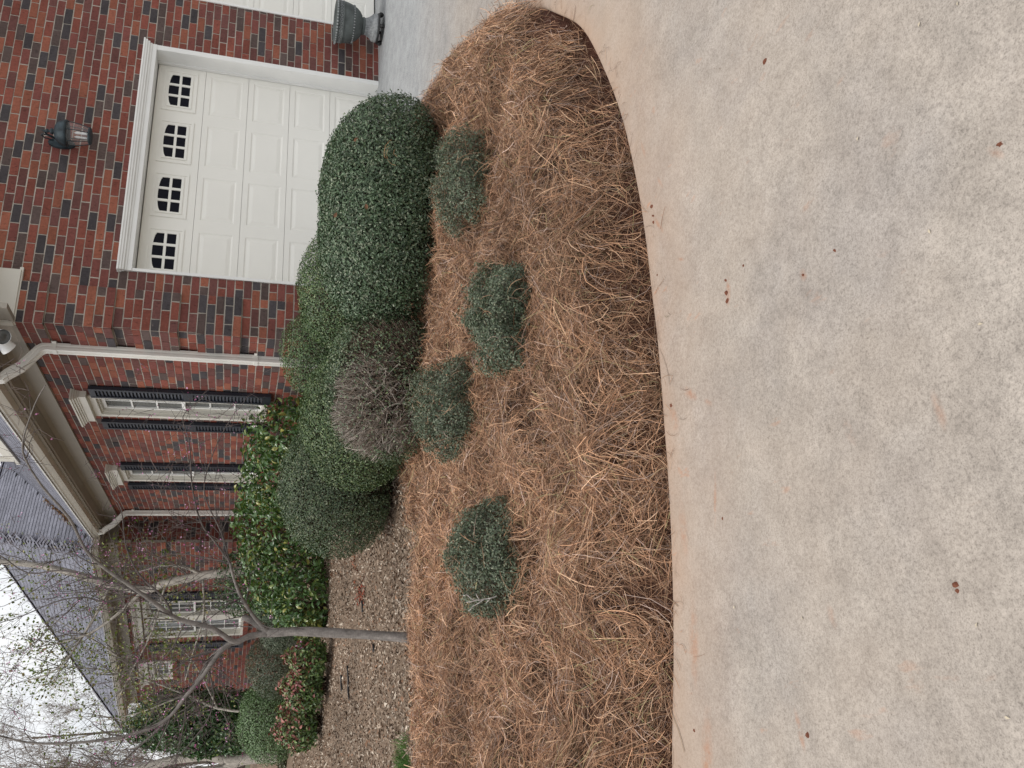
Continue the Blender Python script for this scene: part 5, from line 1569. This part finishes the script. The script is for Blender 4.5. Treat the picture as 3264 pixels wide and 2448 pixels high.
NANDI = ([(0.261, 0.085, 0.070), (0.164, 0.187, 0.062), (0.099, 0.159, 0.053), (0.393, 0.159, 0.114), (0.245, 0.281, 0.088)], [.30, .25, .2, .15, .1])
for (box, dep, lab, pal) in (
        ((1386, 1458, 612, 724), 12.3, 'red and green nandina clump next to the slender tree trunk', NANDI),
        ((1440, 1530, 604, 716), 12.8, 'pinkish nandina clump in the middle of the row of nandinas', NANDI),
        ((1515, 1612, 592, 702), 13.4, 'dusky red nandina clump below the globe shrub past the wing', NANDI),
        ((1318, 1385, 640, 712), 11.6, 'yellow green low nandina at the end of the camellia hedge', ([(0.17, 0.19, 0.04), (0.10, 0.14, 0.035), (0.22, 0.22, 0.06)], [.4, .4, .2])),
        ((1590, 1668, 600, 690), 15.5, 'small tangled brown green shrub at the far edge of the mulch', ([(0.10, 0.10, 0.05), (0.07, 0.09, 0.035), (0.14, 0.09, 0.06)], [.4, .4, .2]))):
    if 'nandina' in lab:
        dep = depth_of(ground_px(box[3], (box[0] + box[1]) / 2, 0.02)) + 0.3
    lb = px_lobe(*box, dep, len(lab) % 37, 2.0, 0.22)
    broad_shrub('nandina', lab, [lb], 2600, pal, (0.035, 0.065), float(lb.c[2] - lb.r[2] * 0.95), 'shrub', 'nandinas along the wing bed', mat='leaf', stems=40,
        extra=(lambda P, c_, lb=lb: np.where(((P[:, 2] - lb.c[2]) / lb.r[2] + RNG.normal(0, .45, len(P)) < 0.15)[:, None], palette(len(P), [(0.085, 0.15, 0.04), (0.13, 0.20, 0.055), (0.06, 0.10, 0.035)], [1, 1, 1]), c_ * [0.95, 0.9, 1.0])) if pal is NANDI else None)
# tall dark evergreen past the end of the wing
l1 = px_lobe(1500, 1612, 300, 470, 17.2, 41, 2.3, 0.12, 0.8); l2 = px_lobe(1500, 1625, 400, 575, 17.0, 42, 2.3, 0.12, 0.8)
l3 = px_lobe(1520, 1600, 330, 560, 17.4, 43, 2.3, 0.1, 0.8); l3.c[2] = 1.9; l3.r[2] = 1.7
zt_ = at_depth(282, 1556, 17.2)[2]
l1.c[2] = zt_ - 1.0; l1.r[2] = 1.0; l2.c[2] = 1.3; l2.r[2] = min(1.35, zt_ - 1.35); l3.r[2] = (zt_ - 0.15) / 2; l3.c[2] = 0.1 + l3.r[2]
broad_shrub('evergreen_tree', 'tall dark evergreen screen at the far end of the brick wing', [l1, l2, l3], 26000, DKHOLLY, (0.07, 0.12), 0.12, 'tree', stems=60)

# --- trees -----------------------------------------------------------------
class Tree:
    def __init__(s, rng_seed):
        s.mb = MB(); s.tips = []; s.r = random.Random(rng_seed); s.nodes = []
    def limb(s, pts, r0, r1, n=8, col=(0.2, 0.185, 0.17), power=1.0):
        pts = [Vector(p) for p in pts]
        # resample smoothly
        out = []
        P = [np.array(p) for p in pts]
        for i in range(len(P) - 1):
            a, b, c, d = P[max(i - 1, 0)], P[i], P[i + 1], P[min(i + 2, len(P) - 1)]
            for k in range(3):
                t = k / 3
                out.append(0.5 * ((2 * b) + (-a + c) * t + (2 * a - 5 * b + 4 * c - d) * t * t + (-a + 3 * b - 3 * c + d) * t ** 3))
        out.append(P[-1])
        m_ = len(out)
        rad = [r0 + (r1 - r0) * (i / (m_ - 1)) ** power for i in range(m_)]
        rad = [q * (1 + 0.07 * s.r.uniform(-1, 1)) for q in rad]
        s.mb.tube(out, rad, n, col)
        s.nodes.append((out, rad))
        return out, rad
    def twigs(s, out, rad, count, length, col, lvl=2, spread=0.9, up=0.25, start=0.15, tw_n=4):
        L_ = len(out)
        for _ in range(count):
            i = s.r.randint(max(1, int(L_ * start)), L_ - 1)
            p = Vector(out[i])
            t = Vector(out[i]) - Vector(out[max(i - 1, 0)])
            t = t.normalized() if t.length > 1e-6 else Vector((0, 0, 1))
            d = (t + Vector((s.r.gauss(0, spread), s.r.gauss(0, spread), s.r.gauss(0, spread) + up))).normalized()
            ln = length * s.r.uniform(0.4, 1.2)
            pts = [p]
            q = p.copy()
            for k in range(4):
                d = (d + Vector((s.r.gauss(0, .22), s.r.gauss(0, .22), s.r.gauss(0, .22) + 0.06))).normalized()
                q = q + d * ln / 4
                pts.append(q.copy())
            r0 = min(rad[i] * 0.55, 0.0035 + ln * 0.006)
            rr = [r0 * (1 - 0.2 * k) for k in range(5)]
            s.mb.tube(pts, rr, tw_n, col, cap=False)
            s.tips += [(tuple(pts[k]), tuple(d)) for k in (2, 3, 4)]
            if lvl > 1 and ln > 0.1:
                s.twigs(pts, rr, s.r.randint(1, 3), ln * 0.6, col, lvl - 1, spread, up, 0.3, 3)
def flowers(tips, n_, size, cols, jit=0.02):
    P = np.array([t[0] for t in random.choices(tips, k=n_)]) + RNG.normal(0, jit, (n_, 3))
    ln = RNG.uniform(size[0], size[1], n_)
    return leaves(P, RNG.normal(0, 1, (n_, 3)), ln, ln * 0.7, palette(n_, cols, [1] * len(cols)), 0.2)

# slender redbud in the bed
base = ground_px(886, 1376, 0.07)
DT = depth_of(base)
rb = empty('redbud_tree', base)
tag(rb, 'slender bare grey redbud with a few pink buds rising from the straw', 'tree')
T = Tree(3)
pz = lambda lst, off=0.0: [at_depth(x_, y_, DT + off * i) for i, (x_, y_) in enumerate(lst)]
GB, GB2 = (0.215, 0.195, 0.18), (0.13, 0.112, 0.105)
trunk = Tree(4)
trunk.limb([np.array(base) - [0, 0, 0.10], np.array(base) - [0, 0, 0.03]], 0.07, 0.042, 12, GB)
trunk.limb([np.array(base) - [0, 0, 0.06]] + pz([(878, 1377), (850, 1375), (790, 1371), (700, 1366), (640, 1364), (600, 1366), (575, 1368)]), 0.037, 0.031, 12, GB)
trunk.limb(pz([(580, 1368), (560, 1352), (540, 1338), (524, 1334)]), 0.030, 0.022, 8, GB)
trunk.mb.build('trunk', M['bark'], rb, True)
limbs = [
    (pz([(578, 1364), (552, 1337), (522, 1292), (506, 1252), (497, 1217)], -0.03), .020, .011),
    (pz([(497, 1217), (468, 1175), (440, 1140), (425, 1100), (415, 1050), (412, 1000), (408, 950), (395, 900), (428, 868), (447, 852)], -0.02), .010, .0025),
    (pz([(497, 1217), (478, 1150), (447, 1085), (442, 1040), (462, 975), (488, 922), (512, 885)], 0.02), .009, .002),
    (pz([(497, 1217), (470, 1210), (400, 1197), (350, 1201), (312, 1222)], 0.03), .007, .002),
    (pz([(585, 1368), (540, 1374), (505, 1386), (460, 1358), (400, 1342), (372, 1331), (330, 1300), (282, 1266), (232, 1232), (186, 1190), (150, 1120), (92, 1052), (55, 992), (50, 950), (76, 872), (98, 832)], -0.05), .030, .0035),
    (pz([(372, 1331), (352, 1290), (300, 1240), (272, 1180), (262, 1100), (242, 1068), (235, 1020)], 0.03), .012, .0025),
    (pz([(320, 1292), (262, 1265), (200, 1247), (130, 1232), (60, 1238), (0, 1200), (-50, 1185)], 0.04), .012, .004),
    (pz([(505, 1386), (482, 1402), (458, 1432), (430, 1472), (402, 1503), (370, 1545), (330, 1570), (270, 1590), (200, 1601), (130, 1606), (60, 1604), (0, 1590), (-60, 1580)], -0.03), .025, .007),
    (pz([(520, 1388), (482, 1398), (452, 1425), (430, 1462), (412, 1490)], 0.03), .016, .012),
    (pz([(385, 1528), (352, 1566), (310, 1604), (260, 1650), (235, 1690)], 0.04), .011, .005),
    (pz([(448, 1440), (462, 1500), (450, 1552), (412, 1604), (360, 1662)], -0.03), .008, .003),
    (pz([(402, 1503), (398, 1560), (385, 1620), (370, 1690)], 0.05), .007, .003),
    (pz([(400, 1342), (372, 1400), (340, 1440), (330, 1500)], 0.05), .007, .002),
    (pz([(300, 1280), (230, 1300), (180, 1290), (120, 1300), (50, 1330), (0, 1345)], -0.04), .009, .003),
    (pz([(180, 1290), (120, 1345), (60, 1400), (10, 1420)], 0.03), .006, .002),
]
for i, (pts, r0, r1) in enumerate(limbs):
    t_ = Tree(20 + i)
    out, rad = t_.limb(pts, r0 * 0.82, r1 * 0.85, 7, GB if r0 > .014 else GB2, 0.8)
    t_.twigs(out, rad, 9 if r0 > .02 else 15, 0.42, GB2, 3, 0.75, 0.2)
    k_ = 90
    P = np.array([q_[0] for q_ in random.choices(t_.tips, k=k_)]); D = unit(np.array([q_[1] for q_ in random.choices(t_.tips, k=k_)]) + RNG.normal(0, .6, (k_, 3)))
    br_ = t_.mb.build('branch', M['bark'], rb, True)
    V, F, C = sticks(P, P + D * RNG.uniform(.05, .22, (k_, 1)), np.full(k_, .0022), np.full(k_, .0011), palette(k_, [(0.10, 0.08, 0.078), (0.14, 0.11, 0.10)], [1, 1]), 0.12)
    o = link('fine_twigs', mesh_np('fine_twigs', V, F, C), M['twig'], br_); o['kind'] = 'stuff'
    T.tips += t_.tips
V, F, C = flowers(random.sample(T.tips, len(T.tips) // 5), 1500, (0.009, 0.018), [(0.55, 0.22, 0.42), (0.42, 0.10, 0.25), (0.62, 0.35, 0.52)], 0.012)
link('blossom', mesh_np('blossom', V, F, C), M['flower'], rb)

# pale crape myrtles: one in front of the wing, one past its end
SPRING = [(0.16, 0.22, 0.04), (0.22, 0.26, 0.06), (0.12, 0.18, 0.035), (0.24, 0.20, 0.07)]
def myrtle(label, pts, r0, r1, dep, seed, n_tw, n_leaf, tl, tz=None, lean=0.0, side=()):
    P = [at_depth(x_, y_, dep + lean * i) for i, (x_, y_) in enumerate(pts)]
    b_ = P[0].copy(); b_[2] = 0.05; 
    rt_ = empty('crape_myrtle', b_)
    tag(rt_, label, 'tree', 'pale smooth barked crape myrtles')
    PB = (0.42, 0.385, 0.34)
    t_ = Tree(seed)
    out, rad = t_.limb([b_] + P, r0, r1, 10, PB, 0.8)
    t_.mb.build('trunk', M['bark'], rt_, True)
    tips = []
    for j, (sp, q0, q1) in enumerate(side):
        t2 = Tree(seed + 50 + j)
        o2, r2 = t2.limb([at_depth(x_, y_, dep - 0.02 * i) for i, (x_, y_) in enumerate(sp)], q0, q1, 7, PB, 0.8)
        t2.twigs(o2, r2, n_tw // 3, tl * 0.7, GB, 3, 0.8, 0.25)
        t2.mb.build('branch', M['bark'], rt_, True); tips += t2.tips
    t3 = Tree(seed + 9)
    t3.twigs(out, rad, n_tw, tl, GB, 3, 0.95, 0.3, 0.3)
    t3.mb.build('branches', M['bark'], rt_, True); tips += t3.tips
    if n_leaf:
        V, F, C = flowers(tips, n_leaf, (0.03, 0.07), SPRING, 0.07)
        o = link('young_leaves', mesh_np('young_leaves', V, F, C), M['leaf'], rt_); o['kind'] = 'stuff'
    return rt_
myrtle('pale smooth crape myrtle trunk standing between camellia hedge and wing window', [(600, 1226), (538, 1231), (480, 1238), (438, 1243), (358, 1259), (311, 1275), (239, 1263), (159, 1239), (80, 1221), (0, 1213), (-80, 1205)], .10, .045, 14.0, 61, 60, 2200, 1.3,
       side=(([(311, 1275), (250, 1330), (190, 1370), (120, 1390)], .035, .012), ([(239, 1263), (200, 1340), (130, 1440), (60, 1470)], .03, .01), ([(438, 1243), (400, 1225), (350, 1222), (300, 1235)], .035, .012),
             ([(358, 1259), (330, 1360), (290, 1440), (260, 1500)], .022, .008), ([(438, 1250), (440, 1330), (420, 1400), (400, 1470)], .022, .008)))
myrtle('young leafy tree with thin branches spread in front of the small wing window', [(640, 1545), (560, 1540), (470, 1530), (400, 1500), (320, 1470), (240, 1450), (160, 1440)], .035, .010, 15.5, 77, 60, 2600, 1.2,
       side=(([(470, 1530), (430, 1450), (390, 1400), (340, 1380)], .02, .006), ([(400, 1500), (300, 1540), (200, 1560)], .02, .006), ([(320, 1470), (230, 1400), (160, 1360), (100, 1330)], .018, .006)))
myrtle('thick pale twin trunk tree rising past the globe shrub', [(600, 1632), (555, 1634), (500, 1642), (450, 1632), (380, 1640), (300, 1660), (200, 1672), (100, 1690)], .17, .07, 17.5, 88, 26, 0, 1.8,
       side=(([(540, 1636), (470, 1660), (400, 1672), (330, 1700)], .12, .05), ([(450, 1632), (380, 1600), (320, 1590), (240, 1600)], .06, .015)))
# bare trees in the distance
FARB = (0.21, 0.175, 0.15)
FAR = [(-5.6, 24, 10, 'slim bare tree just past the end of the roof'), (-7.4, 27, 11, 'bare tree with tan withered leaves past the tall evergreen'), (-9.6, 25, 9, 'short bare tree at the far side of the mulch'),
       (-8.0, 33, 13, 'tall bare tree standing behind the withered one'), (-11.5, 34, 12, 'wide bare tree behind the thick twin trunk'), (-5.2, 36, 12, 'bare tree seen over the wing roof end'),
       (-14.5, 38, 14, None), (-9.5, 44, 15, None), (-6.0, 47, 15, None), (-12.8, 47, 15, None), (-3.5, 42, 13, None), (-16, 30, 11, None)]
for i, (x_, y_, h_, lab) in enumerate(FAR):
    rt_ = empty('bare_tree', (x_, y_, 0.05))
    tag(rt_, lab or 'distant bare winter tree in the wood beyond the house', 'tree', 'bare trees behind the house')
    t_ = Tree(200 + i)
    top = np.array([x_ + t_.r.uniform(-.6, .6), y_, h_ * 0.8])
    out, rad = t_.limb([(x_, y_, 0), (x_ + .1, y_, h_ * 0.2), (x_ - .1, y_ + .1, h_ * 0.45), top], 0.16, 0.03, 7, FARB)
    t_.mb.build('trunk', M['bark'], rt_, True)
    t2 = Tree(300 + i)
    t2.twigs(out, rad, 30, h_ * 0.36, FARB, 4, 0.8, 0.45, 0.2, 3)
    V, F, C = flowers(t2.tips, 900, (0.25, 0.6), [(0.23, 0.19, 0.165), (0.30, 0.25, 0.21)], 0.25)
    t2.mb.build('crown', M['bark'], rt_)
    P = np.array([q_[0] for q_ in random.choices(t2.tips, k=2600)])
    D = unit(np.array([q_[1] for q_ in random.choices(t2.tips, k=2600)]) + RNG.normal(0, .5, (2600, 3)) + np.array([0, 0, .4]))
    V, F, C = sticks(P, P + D * RNG.uniform(.3, .9, (2600, 1)), np.full(2600, .008), np.full(2600, .003), palette(2600, [(0.25, 0.20, 0.17), (0.32, 0.26, 0.22)], [1, 1]), 0.1)
    o = link('fine_twigs', mesh_np('fine_twigs', V, F, C), M['twig'], rt_); o['kind'] = 'stuff'
    if i in (1, 3, 4, 9):
        V, F, C = flowers(t2.tips, 1500, (0.06, 0.13), [(0.36, 0.25, 0.13), (0.28, 0.19, 0.10)], 0.15)
        o = link('withered_leaves', mesh_np('withered_leaves', V, F, C), M['litter'], rt_); o['kind'] = 'stuff'

# ================================================================== LITTER AND SMALL THINGS
# leaf mulch flakes
n_ = 95000
x = RNG.uniform(-8.0, -0.6, n_); y = -1.8 + 10.0 * RNG.random(n_) ** 1.5
ok = (straw_mask(x, y) < RNG.random(n_) * 0.9) & (x < -0.9 - 0.12 * np.clip(y, 0, 9) + 0.4)
x, y = x[ok], y[ok]
P = np.stack([x, y, bed_z(x, y) + RNG.uniform(0.002, 0.014, len(x))], 1)
ln = RNG.uniform(0.016, 0.042, len(x)) * np.where(RNG.random(len(x)) < 0.08, 1.8, 1)
cols = palette(len(x), [(0.28, 0.21, 0.155), (0.40, 0.32, 0.25), (0.16, 0.11, 0.08), (0.56, 0.48, 0.39), (0.28, 0.16, 0.10)], [.28, .28, .22, .14, .08])
cols = cols * (0.62 + 0.7 * vnoise(x, y, 1.4, 6))[:, None]
kp = RNG.random(len(x)) < 0.55 + 0.9 * vnoise(x, y, 2.6, 1)
P, ln, cols, x = P[kp], ln[kp], cols[kp], x[kp]
V, F, C = leaves(P, np.tile([0, 0, 1.0], (len(x), 1)), ln, ln * RNG.uniform(0.2, 0.7, len(x)), cols, 0.15, tilt=0.45)
tag(link('leaf_mulch', mesh_np('leaf_mulch', V, F, C), M['litter']), 'flat greyish tan leaf mulch between the straw and the wing shrubs', 'leaf mulch', kind='stuff')
# reddish fallen leaves by the hedge
def patch(name, label, cpx, spread, cnt, cols, cat):
    c_ = ground_px(*cpx)
    P = np.stack([c_[0] + RNG.normal(0, spread[0], cnt), c_[1] + RNG.normal(0, spread[1], cnt), np.zeros(cnt)], 1)
    P[:, 2] = bed_z(P[:, 0], P[:, 1]) + RNG.uniform(0.01, 0.03, cnt)
    l_ = RNG.uniform(0.025, 0.05, cnt)
    V, F, C = leaves(P, np.tile([0, 0, 1.0], (cnt, 1)), l_, l_ * .6, palette(cnt, cols, [1] * len(cols)), 0.2, tilt=0.4)
    tag(link(name, mesh_np(name, V, F, C), M['litter']), label, cat, kind='stuff')
patch('red_leaves', 'scatter of rust red fallen leaves on the mulch by the camellia hedge', (785, 1285), (0.06, 0.16), 70, [(0.24, 0.06, 0.035), (0.17, 0.05, 0.03)], 'leaves')
patch('red_leaves', 'few rust red fallen leaves under the end mound', (775, 1215), (0.12, 0.12), 30, [(0.24, 0.07, 0.035), (0.2, 0.08, 0.04)], 'leaves')
# black drip hose
def hose(label, pts):
    P = []
    for (a_, b_) in pts:
        g = ground_px(a_, b_, 0.03); g[2] = float(bed_z(np.array([g[0]]), np.array([g[1]]))[0]) + 0.016; P.append(g)
    t_ = Tree(1)
    t_.limb(P, 0.011, 0.011, 7)
    tag(t_.mb.build('drip_hose', M['hose'], None, True), label, 'hose')
hose('long black drip hose lying on the leaf mulch', [(751, 1438), (752, 1462), (751, 1490), (754, 1510)])
hose('short black hose end beside the red leaves', [(783, 1298), (784, 1310), (784, 1322)])
hose('thin dark hose piece close to the nandinas', [(738, 1458), (737, 1472), (738, 1492)])
hose('short dark hose piece near the slender tree', [(805, 1392), (806, 1400), (806, 1408)])
# grass tuft at the edge of the picture
g0 = ground_px(885, 1652)
n_ = 520
P0 = np.stack([g0[0] - 0.05 + RNG.normal(0, .10, n_), g0[1] + RNG.normal(0, .06, n_), np.zeros(n_)], 1)
P0[:, 2] = bed_z(P0[:, 0], P0[:, 1])
tip = P0 + np.stack([RNG.normal(0, .05, n_), RNG.normal(0, .05, n_), RNG.uniform(.05, .12, n_)], 1)
V, F, C = sticks(P0, tip, np.full(n_, .003), np.full(n_, .0006), palette(n_, [(0.09, 0.20, 0.04), (0.13, 0.25, 0.05), (0.07, 0.15, 0.03)], [1, 1, 1]), 0.1)
tag(link('grass_tuft', mesh_np('grass_tuft', V, F, C), M['leaf']), 'small bright green grass tuft at the straw edge', 'grass', kind='stuff')
# tufts of straw snagged on the big shrub
loop = MB()
dB = depth_of(lbBig.c) - lbBig.r[1] - 0.02
for i in range(5):
    a0, sp_, r1_, r2_ = random.uniform(0, 6.3), random.uniform(0.8, 2.0), random.uniform(14, 34), random.uniform(10, 30)
    cx_, cy_ = 856 + random.uniform(-9, 12), 330 + random.uniform(-10, 14)
    pts = [(cx_ + r1_ * math.sin(a) + random.uniform(-1, 1), cy_ + r2_ * math.cos(a) + random.uniform(-1, 1)) for a in np.linspace(a0, a0 + sp_, 7)]
    loop.tube([at_depth(*q_, dB + random.uniform(-.04, .03)) for q_ in pts], 0.0014, 3, random.choice([(0.40, 0.24, 0.12), (0.30, 0.18, 0.09)]), cap=False)
tag(loop.build('straw_wisp', M['needle']), 'curled wisp of straw caught on the large oval shrub', 'straw')
# fallen brown leaves resting on the big shrub
for (px, py) in ((790, 440), (722, 470), (764, 305)):
    d_ = ray(px, py)
    # march to the shrub surface
    t0 = 3.0
    for _ in range(600):
        p = CAM + d_ * t0
        if lbBig.inside(p[None], 1.0)[0]: break
        t0 += 0.01
    v_, f_, c_ = broad_leaves(p[None] - d_[None] * 0.02, -unit(d_)[None], np.array([.04]), np.array([.026]), np.array([(0.16, 0.085, 0.05)]), 0.2, 0)
    tag(link('dead_leaf', mesh_np('dead_leaf', v_, f_, c_), M['litter']), 'dead brown leaf lying on the large oval shrub', 'leaf', 'dead leaves on the oval shrub')

for i, (px, py) in enumerate(((2071, 8), (1988, 53), (1855, 300), (2178, 1550), (1735, 1335), (2112, 1350), (1588, 1312), (2010, 500), (2120, 700))):
    p = ground_px(px, py)
    v_, f_, c_ = leaves(np.array([[p[0], p[1], p[2] + .004]]), np.array([[0, 0, 1.0]]), np.array([.012]), np.array([.006]), np.array([(0.52, 0.45, 0.34)]), 0.15, tilt=0.15)
    tag(link('petal', mesh_np('petal', v_, f_, c_), M['litter']), 'tiny pale dry petal fallen on the concrete drive', 'petal', 'petals on the drive')
